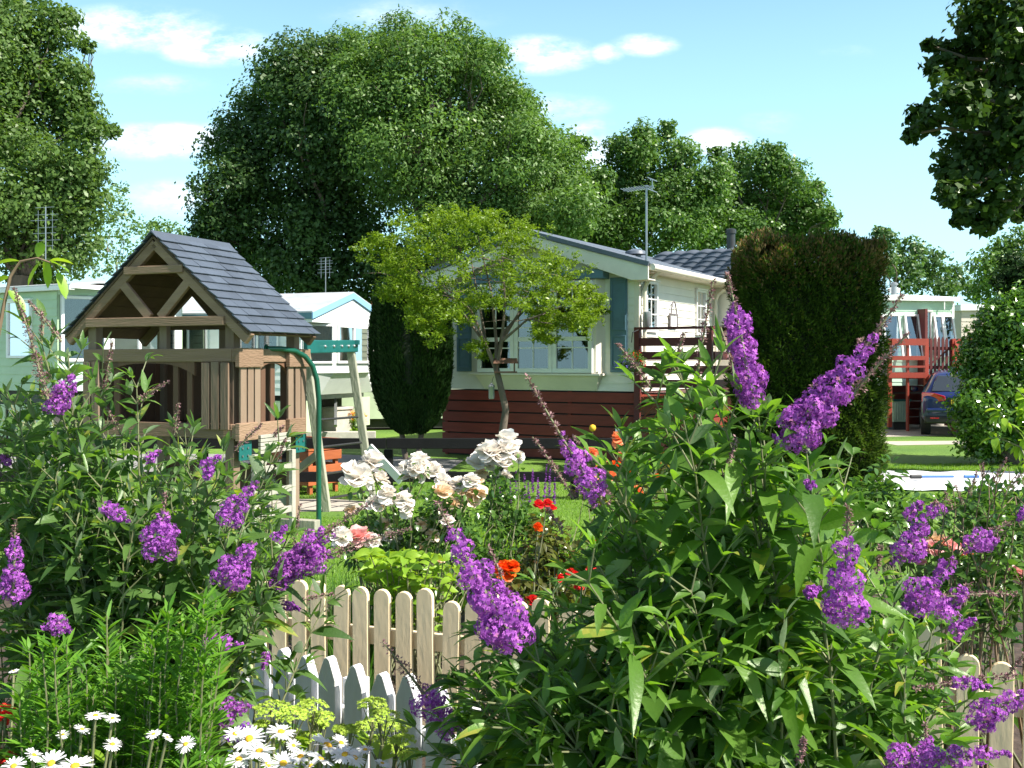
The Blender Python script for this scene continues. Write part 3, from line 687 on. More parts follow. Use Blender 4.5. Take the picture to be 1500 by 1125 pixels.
# ---- caravans
def bent_roof(name, x0, x1, y0, y1, prof, mat, parent, th=.05):
    """prof: list (x, z); solid sheet extruded along y"""
    mb = MB(); n = len(prof); vs = []
    for y in (y0, y1):
        for x, z in prof: vs.append((x, y, z))
        for x, z in prof[::-1]: vs.append((x, y, z-th))
    m_ = 2*n; fs = [tuple(range(m_))[::-1], tuple(range(m_, 2*m_))]+[(i, (i+1) % m_, m_+(i+1) % m_, m_+i) for i in range(m_)]
    mb.add(vs, fs); return mb.build(name, mat, parent)
def white_caravan():
    K = P(441, 600, 20.5); t = thing('static_caravan', 'white static caravan with sky blue gable trim beyond the playhouse', 'caravan', (K[0], K[1], 0), R(70))
    W, L = 3.0, 9.0; ZB, ZE, ZR = .97, 2.72, 3.12
    wl = MB(); wl.box(.01, W-.01, .01, L, ZB, ZE)
    wl.prism([(-.12,-.33,2.44),(W+.12,-.33,2.44),(W+.12,-.33,2.62),(W/2,-.33,ZR-.04),(-.12,-.33,2.62)], (0,.5,0))
    siding(wl, (0,L), (0,0), ZB, ZE-.05, (-1,0), .16)
    # canted bay front
    wl.hexa([(.0,.0,1.42),(W,.0,1.42),(2.25,-.34,1.42),(.75,-.34,1.42)], [(.0,.0,2.44),(W,.0,2.44),(2.25,-.34,2.44),(.75,-.34,2.44)])
    wl.hexa([(.0,-.01,ZB),(W,-.01,ZB),(2.3,-.03,ZB),(.7,-.03,ZB)], [(.0,-.01,1.418),(W,-.01,1.418),(2.25,-.30,1.418),(.75,-.30,1.418)])
    wl.build('wall', M['white_caravan'], t)
    bent_roof('roof', 0, W, -.36, L, [(-.16,2.66),(W/2,ZR+.02),(W+.16,2.66)], M['roof_sheet'], t, .04)
    tr = MB()
    tr.prism([(-.16,-.37,2.63),(W/2,-.37,ZR),(W+.16,-.37,2.63),(W+.16,-.37,2.50),(W/2,-.37,ZR-.13),(-.16,-.37,2.50)], (0,.03,0)); tr.build('gable_trim', M['sky_trim'], t)
    s2 = MB(); s2.box(-.16, -.02, -.33, L, 2.50, 2.63); s2.build('side_fascia', M['dark_trim'], t)
    d1 = Vector((.75,-.34,0)).normalized()
    window_unit(t, (.03,-.012), (d1.x,d1.y), (-.41,-.91), .74, 1.62, 2.42, 1, (), 0, 0, fr=.04, curtain=[(0,1)], drip=False)
    window_unit(t, (.80,-.342), (1,0), (0,-1), 1.40, 1.62, 2.42, 2, (), 0, 0, fr=.05, curtain=[(0,.35),(.6,1)], drip=False)
    d2 = Vector((.75,.34,0)).normalized()
    window_unit(t, (2.27,-.334), (d2.x,d2.y), (.41,-.91), .72, 1.62, 2.42, 1, (), 0, 0, fr=.04, curtain=[(0,1)], drip=False)
    for y in (.5, 2.2, 4.4, 6.3): window_unit(t, (0, y+1.0), (0,-1), (-1,0), 1.0, 1.7, 2.4, 2, (), 0, 0, fr=.04, curtain=[(0,.3),(.7,1)])
    for y in (.2, 1.6, 3.0, 4.4, 5.8, 7.2): MB().box(-.0, .03, y, y+1.2, .08, .86).build('skirt_panel', M['skirt_green'], t)
    MB().box(.1, .75, .02, .05, .22, .86).build('skirt_panel', M['skirt_green'], t); MB().box(2.3, 2.95, .02, .05, .22, .86).build('skirt_panel', M['skirt_green'], t)
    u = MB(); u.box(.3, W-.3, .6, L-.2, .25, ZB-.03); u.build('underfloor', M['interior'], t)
    u = MB(); u.beam((1.2,-.1,.3), (1.9,.3,.95), .06, .06); u.box(.1, W-.1, .15, .25, .86, .95); u.build('tow_bar', M['steel'], t)
white_caravan()
def green_caravan_left():
    K = P(84, 600, 18.4); t = thing('static_caravan', 'mint green static caravan with net curtains at the left edge of the view', 'caravan', (K[0], K[1], 0), R(62))
    W, L = 3.0, 9.5; ZB, ZE = 1.12, 3.02
    wl = MB(); wl.box(.01, W-.01, .01, L, ZB, ZE)
    siding(wl, (0,L), (0,0), ZB, ZE-.1, (-1,0), .15)
    wl.build('wall', M['mint_siding'], t)
    fr = MB(); fr.hexa([(.0,-.004,ZB),(W,-.004,ZB),(2.2,-.42,ZB),(.8,-.42,ZB)], [(.0,-.004,1.62),(W,-.004,1.62),(2.2,-.42,1.62),(.8,-.42,1.62)])
    siding(fr, (.0,-.006), (.8,-.424), ZB, 1.60, (-.46,-.88), .13); siding(fr, (.8,-.424), (2.2,-.424), ZB, 1.60, (0,-1), .13)
    fr.hexa([(.0,-.004,2.86),(W,-.004,2.86),(2.2,-.42,2.86),(.8,-.42,2.86)], [(.0,-.004,3.0),(W,-.004,3.0),(2.2,-.42,3.0),(.8,-.42,3.0)])
    fr.build('front_panel', M['mint_pale'], t)
    cr = MB(); cr.hexa([(.05,-.01,1.62),(W-.05,-.01,1.62),(2.16,-.38,1.62),(.84,-.38,1.62)], [(.05,-.01,2.86),(W-.05,-.01,2.86),(2.16,-.38,2.86),(.84,-.38,2.86)]); cr.build('bay_core', M['white_pvc'], t)
    bent_roof('roof', 0, W, -.48, L, [(-.12,3.03),(.5,3.11),(W/2,3.15),(W-.5,3.11),(W+.12,3.03)], M['roof_sheet'], t, .03)
    f = MB(); f.box(-.13, -.02, -.48, L, 2.93, 3.0); f.box(-.1, W+.1, -.5, -.43, 2.96, 3.04); f.build('fascia', M['white_pvc'], t)
    d1 = Vector((.8,-.42,0)).normalized()
    window_unit(t, (.06,-.02), (d1.x,d1.y), (-.46,-.88), .78, 1.66, 2.84, 1, (), 0, 0, fr=.05, curtain=[(0,1)], drip=False)
    window_unit(t, (.83,-.384), (1,0), (0,-1), 1.34, 1.66, 2.84, 2, (2.5,), 0, 0, fr=.06, curtain=[(0,1)], drip=False)
    d2 = Vector((.8,.42,0)).normalized()
    window_unit(t, (2.2,-.36), (d2.x,d2.y), (.46,-.88), .78, 1.66, 2.84, 1, (), 0, 0, fr=.05, curtain=[(0,1)], drip=False)
    window_unit(t, (0, 1.35), (0,-1), (-1,0), .68, 1.72, 2.78, 1, (), 0, 0, fr=.045, curtain=[(0,1)])
    for y in (3.6, 6.0, 8.2): window_unit(t, (0, y+.9), (0,-1), (-1,0), .9, 1.9, 2.6, 1, (), 0, 0, fr=.045)
    sk = MB()
    for i in range(7): sk.box(.0, .03, .15+i*1.3, 1.35+i*1.3, .08, .86)
    sk.build('skirt', M['skirt_green'], t)
    v = MB()
    for i in range(7): v.box(.03, .04, .3+i*1.3, 1.0+i*1.3, .9, 1.05)
    v.build('vent_grille', M['dark_steel'], t)
    u = MB(); u.box(.05, W-.1, .3, L, .12, ZB-.01); u.build('underfloor', M['interior'], t)
green_caravan_left()
def olive_caravan():
    K = P(500, 600, 24.5); t = thing('static_caravan', 'olive green static caravan half hidden behind the clipped cypress', 'caravan', (K[0], K[1], 0), R(8))
    wl = MB(); wl.box(0, 4.2, .01, 3, .98, 2.75); siding(wl, (0,0), (4.2,0), .98, 2.7, (0,-1), .16); wl.build('wall', M['olive_siding'], t)
    f = MB()
    for z in (2.58, 2.66, 1.36, 1.46): f.box(.0, 4.2, -.03, -.016, z, z+.025)
    f.build('stripe', M['blue_shutter'], t)
    bent_roof('roof', 0, 1, -.1, 3.1, [(-.05,2.78),(2.1,2.95),(4.3,2.78)], M['roof_sheet'], t, .05)
    s = MB(); s.box(0, 4.2, -.01, .02, .28, .92); s.build('skirt', M['skirt_green'], t)
    u = MB(); u.box(.05, 4.1, .1, 2.9, .05, .96); u.build('underfloor', M['interior'], t)
olive_caravan()
def far_home():
    K = P(520, 600, 46); t = thing('bungalow', 'distant low building with red tiled roof behind the white caravan', 'bungalow', (K[0], K[1], 0), 0)
    wl = MB(); wl.box(0, 8, 0, 5, 0, 3.2); wl.build('wall', M['beige_siding'], t)
    tiled_roof('roof', (-.3, 2.5, 4.6), (8.6,0,0), (0,-3.1,-1.7), M['tile_red'], t, wave=.3, amp=.03, du=.1)
    tiled_roof('roof', (-.3, 2.5, 4.6), (8.6,0,0), (0,3.1,-1.7), M['tile_red'], t, wave=.3, amp=.03, du=.1)
far_home()
def green_caravan_right():
    d = 26.0; K = P(1240, 600, d); t = thing('static_caravan', 'pale mint green static caravan with open windows behind the orange red deck', 'caravan', (K[0], K[1], 0), R(12))
    W = 3.05; ZB, ZT = 1.0, 3.28
    wl = MB(); wl.box(0, W, .01, 3, ZB, ZT); siding(wl, (0,0), (W,0), ZB, ZT-.06, (0,-1), .13); wl.build('wall', M['mint_pale'], t)
    bent_roof('roof', 0, 1, -.12, 3.1, [(-.08,3.33),(W/2,3.37),(W+.08,3.33)], M['white_pvc'], t, .06)
    g = MB(); g.box(-.08, W+.08, -.15, -.1, 3.22, 3.31); g.box(W-.35, W-.33, -.13, -.11, 3.0, 3.22); g.build('gutter', M['white_pvc'], t)
    c = MB(); c.box(W-.04, W+.02, -.02, .06, ZB, ZT-.06); c.build('corner_trim', M['white_pvc'], t)
    # windows tilted open as the top hung sashes
    def open_win(x, w_, z0, z1):
        k = MB(); k.box(x, x+w_, -.03, -.016, z0, z1); ko = k.build('window', M['white_pvc'], t)
        k = MB(); k.box(x+.04, x+w_-.04, -.034, -.031, z0+.04, z1-.04); k.build('interior', M['interior'], ko)
        s = MB(); o = .22; xs = x+.1
        def q(a, b, c_, d_, th):  # bar between
            s.beam(a, b, th, th)
        A, B = (x, -.05, z1), (x+w_, -.05, z1); Cc, D = (x+w_+.0, -.05-o, z0+.03), (x, -.05-o, z0+.03)
        for a, b in ((A,B),(B,Cc),(Cc,D),(D,A)): s.beam(a, b, .045, .05)
        so_ = s.build('sash', M['white_pvc'], ko)
        gg = MB(); gg.add([(A[0]+.02,A[1],A[2]-.02),(B[0]-.02,B[1],B[2]-.02),(Cc[0]-.02,Cc[1],Cc[2]+.02),(D[0]+.02,D[1],D[2]+.02)], [(0,1,2,3)]); gg.build('glass_pane', M['glass_side'], so_)
    open_win(.98, .45, 1.72, 2.85); open_win(1.62, .38, 1.72, 2.85)
    window_unit(t, (2.13, 0), (1,0), (0,-1), .26, 1.1, 2.95, 1, (), 0, 0, fr=.03, curtain=[(0,1)], cur='teal_curtain', name='door_window', gl='glass_side')
    open_win(2.46, .22, 1.76, 2.84); open_win(2.72, .27, 1.76, 2.84)
    d2 = MB(); d2.box(2.0, 2.07, -.35, -.02, 1.05, 3.0); d2.build('open_door', M['deck_dark'], t)
    v = MB(); v.lathe([(.11,0),(.11,.1),(.07,.12),(.07,.38),(.10,.39),(.10,.43),(.05,.46)], (1.85,.8,3.3), 12); v.build('roof_vent', M['metal_grey'], t, True)
    v = MB(); v.lathe([(.06,0),(.06,.2),(.15,.22),(.17,.32),(.08,.36)], (2.35,1.6,3.33), 12); v.build('roof_vent', M['white_metal'], t, True)
    u = MB(); u.box(.05, W-.1, .2, 2.9, .05, ZB-.01); u.build('underfloor', M['interior'], t)
green_caravan_right()
def beige_caravan():
    K = P(1408, 600, 31.0); t = thing('static_caravan', 'beige clad static caravan farthest right, mostly behind the round bush', 'caravan', (K[0], K[1], 0), R(5))
    wl = MB(); wl.box(0, 7, .01, 3, .9, 3.2); siding(wl, (0,0), (7,0), .9, 3.2, (0,-1), .16); wl.build('wall', M['beige_siding'], t)
    bent_roof('roof', 0, 1, -.12, 3.1, [(-.08,3.38),(3.5,3.42),(7.1,3.38)], M['white_metal'], t, .18)
    u = MB(); u.box(.05, 6.9, .1, 2.9, .05, .9); u.build('underfloor', M['interior'], t)
beige_caravan()
def red_deck():
    d = 24.3; z = EH - (553-HY)/F*d
    K = P(1296, 600, d); t = thing('raised_deck', 'orange red timber deck with railings and picket gate in front of the pale green caravan', 'deck', (K[0], K[1], 0), R(3))
    # local x along front, deck floor at z
    s = d/F
    def X(px): return (px-1296)*s
    for px in (1303, 1330, 1358, 1399, 1436):
        b = MB(); x = X(px); q = .022 if px == 1330 else .045; b.box(x-q, x+q, -.05, .04, 0 if px != 1303 else .1, 2.2); b.build('post', M['deck_red'], t)
    for (za, zb) in ((2.04, 2.20), (1.69, 1.79), (1.51, 1.56)):
        for (a, b_) in ((1305, 1356),):
            b = MB(); b.box(X(a), X(b_), -.08, -.052, za, zb); b.build('rail', M['deck_red'], t)
        b = MB(); b.box(X(1402), X(1436), -.08, -.052, za, zb); b.build('rail', M['deck_red'], t)
    b = MB(); b.box(X(1300), X(1356), -.10, -.06, z-.01, z+.12); b.build('fascia', M['deck_red'], t)
    b = MB()
    for i in range(14): b.box(X(1300)+i*.18, X(1300)+i*.18+.17, .05, 1.6, z-.03, z); 
    b.build('decking', M['deck_red'], t)
    g = thing('picket_gate', 'dark brown picket gate at the top of the deck steps', 'gate', V(np.array((K[0], K[1], 0))+np.array((X(1360)*math.cos(R(3)), X(1360)*math.sin(R(3)), 0))), R(3))
    n = 7; wgt = X(1397)-X(1362)
    b = MB()
    for i in range(n):
        x = wgt*i/(n-1); zt = z+.86+.06*math.sin(math.pi*i/(n-1)); b.prism([(x-.03,0,z+.05),(x+.03,0,z+.05),(x+.03,0,zt),(x,0,zt+.06),(x-.03,0,zt)], (0,.02,0))
    b.build('picket', M['deck_dark'], g)
    b = MB(); b.box(0, wgt, .02, .05, z+.2, z+.28); b.box(0, wgt, .02, .05, z+.65, z+.73); b.beam((0,.03,z+.25), (wgt,.03,z+.7), .02, .07, (0,1,0)); b.build('rail', M['deck_dark'], g)
    for dy in (0, .0):
        pass
    b = MB(); b.beam((X(1400),-.08,2.12), (X(1380),-1.0,1.30), .05, .13); b.build('stair_rail', M['deck_red'], t)
    b = MB(); b.beam((X(1400),-.08,1.78), (X(1380),-1.0,.95), .05, .09); b.build('stair_rail', M['deck_red'], t)
    b = MB(); b.box(X(1380)-.045, X(1380)+.045, -1.05, -.96, 0, 1.35); b.build('post', M['deck_red'], t)
    for i in range(4):
        b = MB(); b.box(X(1363), X(1398), -1.0+i*.24, -.74+i*.24, .18+.22*i, .22+.22*i); b.build('step', M['deck_red'], t)
    # under deck planks and dark slatted screen
    b = MB()
    for i in range(5): b.box(X(1303), X(1436), 1.5, 1.54, .08+i*.2, .25+i*.2)
    b.build('screen', M['deck_dark'], t)
red_deck()
def storage_box():
    K = P(1313, 612, 25.0); t = thing('storage_box', 'pale green plastic garden storage box with dark lid standing open beside the deck', 'box', (K[0], K[1], 0), R(10))
    b = MB(); b.hexa([(-.22,-.25,.2),(.16,-.25,.2),(.16,.25,.2),(-.22,.25,.2)], [(-.26,-.28,.72),(.2,-.28,.72),(.2,.28,.72),(-.26,.28,.72)])
    for i in range(6): b.box(-.2+i*.065, -.18+i*.065, -.285, -.26, .26, .68)
    b.build('body', M['box_green'], t, bevel=.01)
    b = MB(); b.box(-.28, .22, -.3, -.28, .70, .75); b.build('rim', M['teal'], t)
    b = MB(); b.prism([(-.1,.30,.75),(.12,.30,.75),(-.05,.42,1.55),(-.18,.42,1.60)], (.0,.05,0)); b.build('lid', M['black_plastic'], t)
    b = MB(); b.box(-.2, .15, -.2, .2, 0, .2); b.build('foot', M['black_plastic'], t)
storage_box()
# ---- aerials beyond
def aerial(px, base_py, top_py, d, label, w_=.45, n=7):
    b = P(px, base_py, d); h = (base_py-top_py)/F*d; t = thing('television_aerial', label, 'aerial', b)
    p = MB(); p.tube([(0,0,-.5),(0,0,h)], .012, 6); p.build('pole', M['steel'], t, True)
    a = MB()
    for i in range(n):
        z = h-.02-i*h*.09; ww = w_*(.7+.3*((i*7) % 3)/2); a.beam((-ww,.1*(i % 2),z), (ww*.8,.1*(i % 2),z+.02),   .007, .007)
    a.beam((-w_*.5,0,h*.95), (-w_*.5,0,h*.35), .008, .008); a.beam((w_*.45,0,h*.95), (w_*.45,0,h*.4), .008, .008)
    a.build('antenna', M['steel'], t)
aerial(67, 408, 303, 20.5, 'spindly grey television aerial rising from the left mint green caravan roof', .30)
aerial(477, 424, 377, 25, 'small grey television aerial above the white caravan roof', .22, 6)
# ---- car
def car():
    K = P(1412, 641, 22.3); t = thing('parked_car', 'dark blue hatchback parked on the grass by the round bush, seen from behind', 'car', (K[0], K[1], 0), R(-21))
    W = .86
    st = [ # y, zbottom, z shoulder, z top, half width low, half width shoulder, half width top
        (0.00,.36,.80,.86,.74,.74,.60),(.04,.30,.84,.93,.83,.82,.66),(.14,.28,.88,1.00,.86,.85,.66),(.30,.28,.90,1.22,.86,.86,.62),(.52,.28,.91,1.40,.86,.86,.58),
        (.90,.28,.92,1.455,.86,.86,.57),(1.6,.28,.93,1.47,.86,.86,.57),(2.2,.28,.92,1.41,.86,.86,.57),(2.75,.28,.90,1.12,.86,.85,.60),(3.1,.28,.88,.96,.86,.83,.66),(3.7,.30,.80,.86,.84,.78,.6),(4.05,.36,.66,.72,.74,.68,.5)]
    vs = []; fs = []; n = None
    for (y, zb, zs, zt, wl_, ws, wt) in st:
        half = [(0,zb),(wl_*.85,zb),(wl_,zb+.1),(wl_+.01,(zb+zs)/2),(ws,zs),(ws*.96,zs+.03),(wt+.06,zs+(zt-zs)*.75),(wt,zt-.02),(wt*.7,zt+.005),(0,zt+.012)]
        ring = [(x, y, z) for x, z in half]+[(-x, y, z) for x, z in half[-2:0:-1]]; n = len(ring); vs += ring
    for i in range(len(st)-1):
        for j in range(n): k = (j+1) % n; fs.append((i*n+j, i*n+k, (i+1)*n+k, (i+1)*n+j))
    fs.append(tuple(range(n))[::-1]); fs.append(tuple((len(st)-1)*n+j for j in range(n)))
    b = MB(); b.add(vs, fs); bo = b.build('body', M['car_blue'], t, True); s_ = bo.modifiers.new('s', 'SUBSURF'); s_.levels = 2; s_.render_levels = 2
    g = MB(); g.hexa([(-.66,.10,1.0),(.66,.10,1.0),(.64,.2,1.0),(-.64,.2,1.0)], [(-.53,.395,1.345),(.53,.395,1.345),(.53,.45,1.345),(-.53,.45,1.345)]); g.build('rear_window', M['car_glass'], t, bevel=.02)
    for s in (-1, 1):
        g = MB(); g.add([(s*.845,.75,.95),(s*.845,2.55,.95),(s*.66,2.2,1.34),(s*.645,.85,1.36),(s*.80,.75,.95),(s*.80,2.55,.95),(s*.60,2.2,1.33),(s*.6,.85,1.35)], [(0,1,2,3),(7,6,5,4),(0,3,7,4),(1,0,4,5),(2,1,5,6),(3,2,6,7)]); g.build('side_window', M['car_glass'], t)
        l = MB(); pts = [(s*.855,.10,.76),(s*.56,-.01,.77),(s*.36,-.03,.80),(s*.38,-.03,.90),(s*.60,.0,.965),(s*.85,.12,.97)]; l.prism(pts, (0,.06,0)); l.build('tail_light', M['lamp_red'], t, bevel=.012)
        l = MB(); l.box(min(s*.5,s*.68), max(s*.5,s*.68), -.035, .0, .40, .43); l.build('reflector', M['lamp_red'], t)
        for y in (.72, 3.3):
            wh = MB(); wh.lathe([(.10,-.1),(.30,-.1),(.315,-.07),(.315,.07),(.30,.1),(.10,.1)], (0,0,0), 24)
            o = wh.build('wheel', M['rubber'], t, True); o.location = (s*.76, y, .315); o.rotation_euler = (0, R(90), 0)
            rm = MB(); rm.lathe([(.03,-.105),(.2,-.104),(.2,.104),(.03,.105)], (0,0,0), 20); rm.build('rim', M['steel'], o, True)
        m_ = MB(); m_.lathe([(.03,-.07),(.09,-.03),(.09,.04),(.03,.07)], (s*.98, 2.2, 1.0), 10); m_.build('wing_mirror', M['car_blue'], t, True)
    b = MB(); b.box(-.80, .80, -.03, .2, .30, .46); b.build('lower_bumper', M['black_plastic'], t, bevel=.03)
    b = MB(); b.box(-.76, .76, -.045, .1, .55, .63); b.build('bumper', M['car_blue'], t, bevel=.03)
    b = MB(); b.box(-.30, .30, -.025, .03, .68, .86); b.build('plate_recess', M['black_plastic'], t)
    b = MB(); b.box(-.26, .26, -.034, -.026, .71, .82); p = b.build('number_plate', M['plate_yellow'], t)
    cu = bpy.data.curves.new('tmp', 'FONT'); cu.body = 'L3'; cu.size = .12; cu.extrude = .002
    tmp = bpy.data.objects.new('tmp', cu); C.objects.link(tmp); bpy.context.view_layer.update()
    me = bpy.data.meshes.new_from_object(tmp.evaluated_get(bpy.context.evaluated_depsgraph_get())); bpy.data.objects.remove(tmp)
    me.materials.clear(); me.materials.append(M['black_plastic']); tx = bpy.data.objects.new('plate_lettering', me); C.objects.link(tx); tx.parent = p
    tx.location = (-.24, -.037, .722); tx.rotation_euler = (R(90), 0, 0)
    b = MB(); b.beam((0,.06,1.0), (.22,.16,1.06), .02, .02); b.build('wiper', M['black_plastic'], t)
    b = MB(); b.lathe([(.05,-.01),(.05,.01)], (0,-.0,.95), 12); b.build('badge', M['steel'], t)
M['car_glass'] = paint('car_glass', (.03,.04,.05), .06, .02, 2, coat=1)
car()
# ---- red small things near the home and deck done; hanging basket on veranda post
# ================================================================ PLAY AREA
def playhouse():
    ph = R(-22); ox_, oy_ = -2.50, 9.2
    t = thing('playhouse', 'weathered timber play tower on stilts with slate tiled gable roof', 'playhouse', (ox_, oy_, 0), ph)
    W, D = 1.70, 1.05; mid = -W/2
    def part(name, mb, mat, parent=t, bevel=.006, **k): return mb.build(name, M[mat], parent, bevel=bevel, **k)
    for x in (-W+.05, -.05):
        for y in (.05, D-.05):
            part('post', MB().beam((x,y,0), (x,y,2.05), .095, .095), 'old_wood')
    part('post', MB().beam((mid-.02,D-.05,1.1), (mid-.02,D-.05,2.05), .085, .085), 'old_wood')
    part('post', MB().beam((mid+.0,.09,1.75), (mid+.0,.09,2.02), .085, .06), 'old_wood')
    # roof slopes: slates in courses on boards
    rise = 2.83; ext = W/2+.22; drop = .92; y0, y1 = -.09, D-.01
    for s in (-1, 1):
        b = MB(); n = 12; vx = s*ext/n; vz = -drop/n; L_ = math.hypot(vx, vz); 
        nrm = Vector((s*drop, 0, ext)).normalized()
        for i in range(n):
            y = y0
            while y < y1-.01:
                w_ = min(random.uniform(.17,.25), y1-y)
                a = Vector((mid+vx*i, 0, rise+vz*i)); c = Vector((mid+vx*(i+1.12), 0, rise+vz*(i+1.12)))
                h0 = nrm*.004; h1 = nrm*(.020+random.uniform(-.002,.004)); th = nrm*.009
                lo = [a+h0+Vector((0,y+.002,0)), a+h0+Vector((0,y+w_-.002,0)), c+h1+Vector((0,y+w_-.002,0)), c+h1+Vector((0,y+.002,0))]
                if s < 0: lo = lo[::-1]
                b.hexa(lo, [p+th for p in lo]); y += w_
        part('roof_slates', b, 'slate', bevel=0)
        u = MB(); k = 9
        for i in range(k):
            a = Vector((mid+s*ext*i/k, 0, rise-drop*i/k-.012)); c = Vector((mid+s*ext*(i+.96)/k, 0, rise-drop*(i+.96)/k-.012))
            lo = [a+Vector((0,y0+.02,0)), a+Vector((0,y1-.02,0)), c+Vector((0,y1-.02,0)), c+Vector((0,y0+.02,0))]
            if s < 0: lo = lo[::-1]
            u.hexa([p-nrm*.02 for p in lo], lo)
        part('roof_boards', u, 'roof_under', bevel=0)
    rc = MB(); rc.prism([(mid-.07,y0-.01,rise-.035),(mid,y0-.01,rise+.035),(mid+.07,y0-.01,rise-.035),(mid,y0-.01,rise+.015)], (0,y1-y0+.02,0)); part('ridge', rc, 'slate', bevel=0)
    # front and back trusses
    for (y, m_) in ((-.035, 'old_wood_beam'), (D-.09, 'roof_under')):
        for s in (-1, 1):
            part('rafter', MB().beam((mid+s*.0,y,rise-.075), (mid+s*(ext-.02),y,rise-drop-.06), .05, .11), m_)
        part('tie_beam', MB().beam((mid-.80,y-.026,2.02), (mid+.80,y-.026,2.02), .045, .085), m_)
        part('collar_beam', MB().beam((mid-.34,y-.026,2.50), (mid+.34,y-.026,2.50), .04, .075), m_)
        for s in (-1, 1):
            part('strut', MB().beam((mid+s*.40,y-.004,2.40), (mid+s*.06,y-.004,2.06), .04, .085), m_)
    # deck ring beams
    for (z0, z1, nm) in ((1.65,1.77,'top_rail'), (.96,1.09,'lower_rail')):
        part(nm, MB().box(-W-.02,.0,-.035,.02,z0,z1), 'old_wood_beam')
        part(nm, MB().box(-.003,.05,-.03,D+.04,z0-.002,z1-.001), 'old_wood_beam')
        part(nm, MB().box(-W-.05,-W+.0,.021,D,z0,z1), 'old_wood_beam')
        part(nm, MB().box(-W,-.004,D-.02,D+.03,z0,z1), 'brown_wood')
    for y in (-.05, D-.32):
        part('block', MB().box(.051,.10,y,y+.36,1.60,1.775), 'old_wood_beam', label='sawn end block of lighter bare timber')
        part('block', MB().box(.051,.10,y,y+.28,.94,1.10), 'old_wood_beam')
    # arched boards under top rail
    def arch(x0, x1, y, z, t_, side=False):
        mb = MB(); n = 12; dz = .11
        for i in range(n):
            a = x0+(x1-x0)*i/n; c = x0+(x1-x0)*(i+1)/n; f = lambda q: z-.015-dz*(abs(2*(q-x0)/(x1-x0)-1)**3)
            if side: mb.prism([(y,a,z),(y,c,z),(y,c,f(c)),(y,a,f(a))], (t_,0,0))
            else: mb.prism([(a,y,z),(c,y,z),(c,y,f(c)),(a,y,f(a))], (0,t_,0))
        return mb
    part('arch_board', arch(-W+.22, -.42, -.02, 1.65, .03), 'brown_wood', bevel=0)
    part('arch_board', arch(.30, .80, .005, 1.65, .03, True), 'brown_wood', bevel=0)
    # palisade boards
    def boards(xs, y, mat, w_=.085, side=False, z0=1.09, z1=1.65):
        for x in xs:
            b = MB(); zt = z1-random.uniform(0,.01)
            if side: b.box(y, y+.022, x, x+w_, z0-.05, zt)
            else: b.box(x, x+w_, y, y+.022, z0-.05, zt)
            part('board', b, mat, bevel=.003)
    boards([-.10,-.205,-.31], -.062, 'old_wood'); boards([-W+.0,-W+.105], -.062, 'old_wood')
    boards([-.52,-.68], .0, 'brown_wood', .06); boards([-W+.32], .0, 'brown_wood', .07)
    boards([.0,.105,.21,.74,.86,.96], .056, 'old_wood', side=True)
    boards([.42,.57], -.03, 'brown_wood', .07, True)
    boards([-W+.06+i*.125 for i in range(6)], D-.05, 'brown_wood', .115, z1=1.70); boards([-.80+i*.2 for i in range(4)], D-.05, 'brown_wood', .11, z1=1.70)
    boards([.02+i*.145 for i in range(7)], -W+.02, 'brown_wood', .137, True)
    f = MB()
    for i in range(9): f.box(-W+i*.188, -W+i*.188+.18, .02, D, 1.0, 1.03)
    part('floor', f, 'brown_wood')
    # lower frame: legs braces, ground beams, brackets, white slatted step
    part('ground_beam', MB().box(-.15,.25,D-.12,D-.02,.0,.10), 'leg_wood'); part('ground_beam', MB().box(-.2,.22,-.02,.08,.0,.10), 'leg_wood')
    part('brace', MB().beam((-.10,D-.05,.25), (-.75,D-.05,.92), .05, .09), 'leg_wood')
    part('brace', MB().beam((.02,.10,.3), (.02,.55,.92), .05, .08), 'leg_wood')
    for y in (.02, D-.14):
        p = part('bracket', MB().box(.052,.062,y-.02,y+.16,.76,.935), 'teal', bevel=.002)
        for dz in (.8, .87):
            for dy in (.02, .10): MB().lathe([(.010,-.0),(.010,.006)], (0,0,0), 8).build('bolt', M['steel'], p).matrix_local = Matrix.Translation((.066, y+dy, dz)) @ Matrix.Rotation(R(90), 4, 'Y')
    st = MB()
    for i in range(5): st.box(.06,.09,.28,.76,.80+i*.036,.83+i*.036)
    part('slat_panel', st, 'pale_slat', bevel=.002)
    st = MB(); st.box(.04,.08,.20,.26,0,.80); st.box(.04,.08,.80,.86,0,.8)
    for z in (.2,.4,.62): st.box(.045,.075,.26,.80,z,z+.06)
    part('ladder', st, 'pale_slat', bevel=.003)
    # small play panel boards low down
    part('low_panel', MB().box(-W,-.1,D-.03,D-.01,.35,.62), 'brown_wood')
    return t
playhouse()
def PW(x, y, z): a = R(-22); return Vector((-2.5+x*math.cos(a)-y*math.sin(a), 9.2+x*math.sin(a)+y*math.cos(a), z))
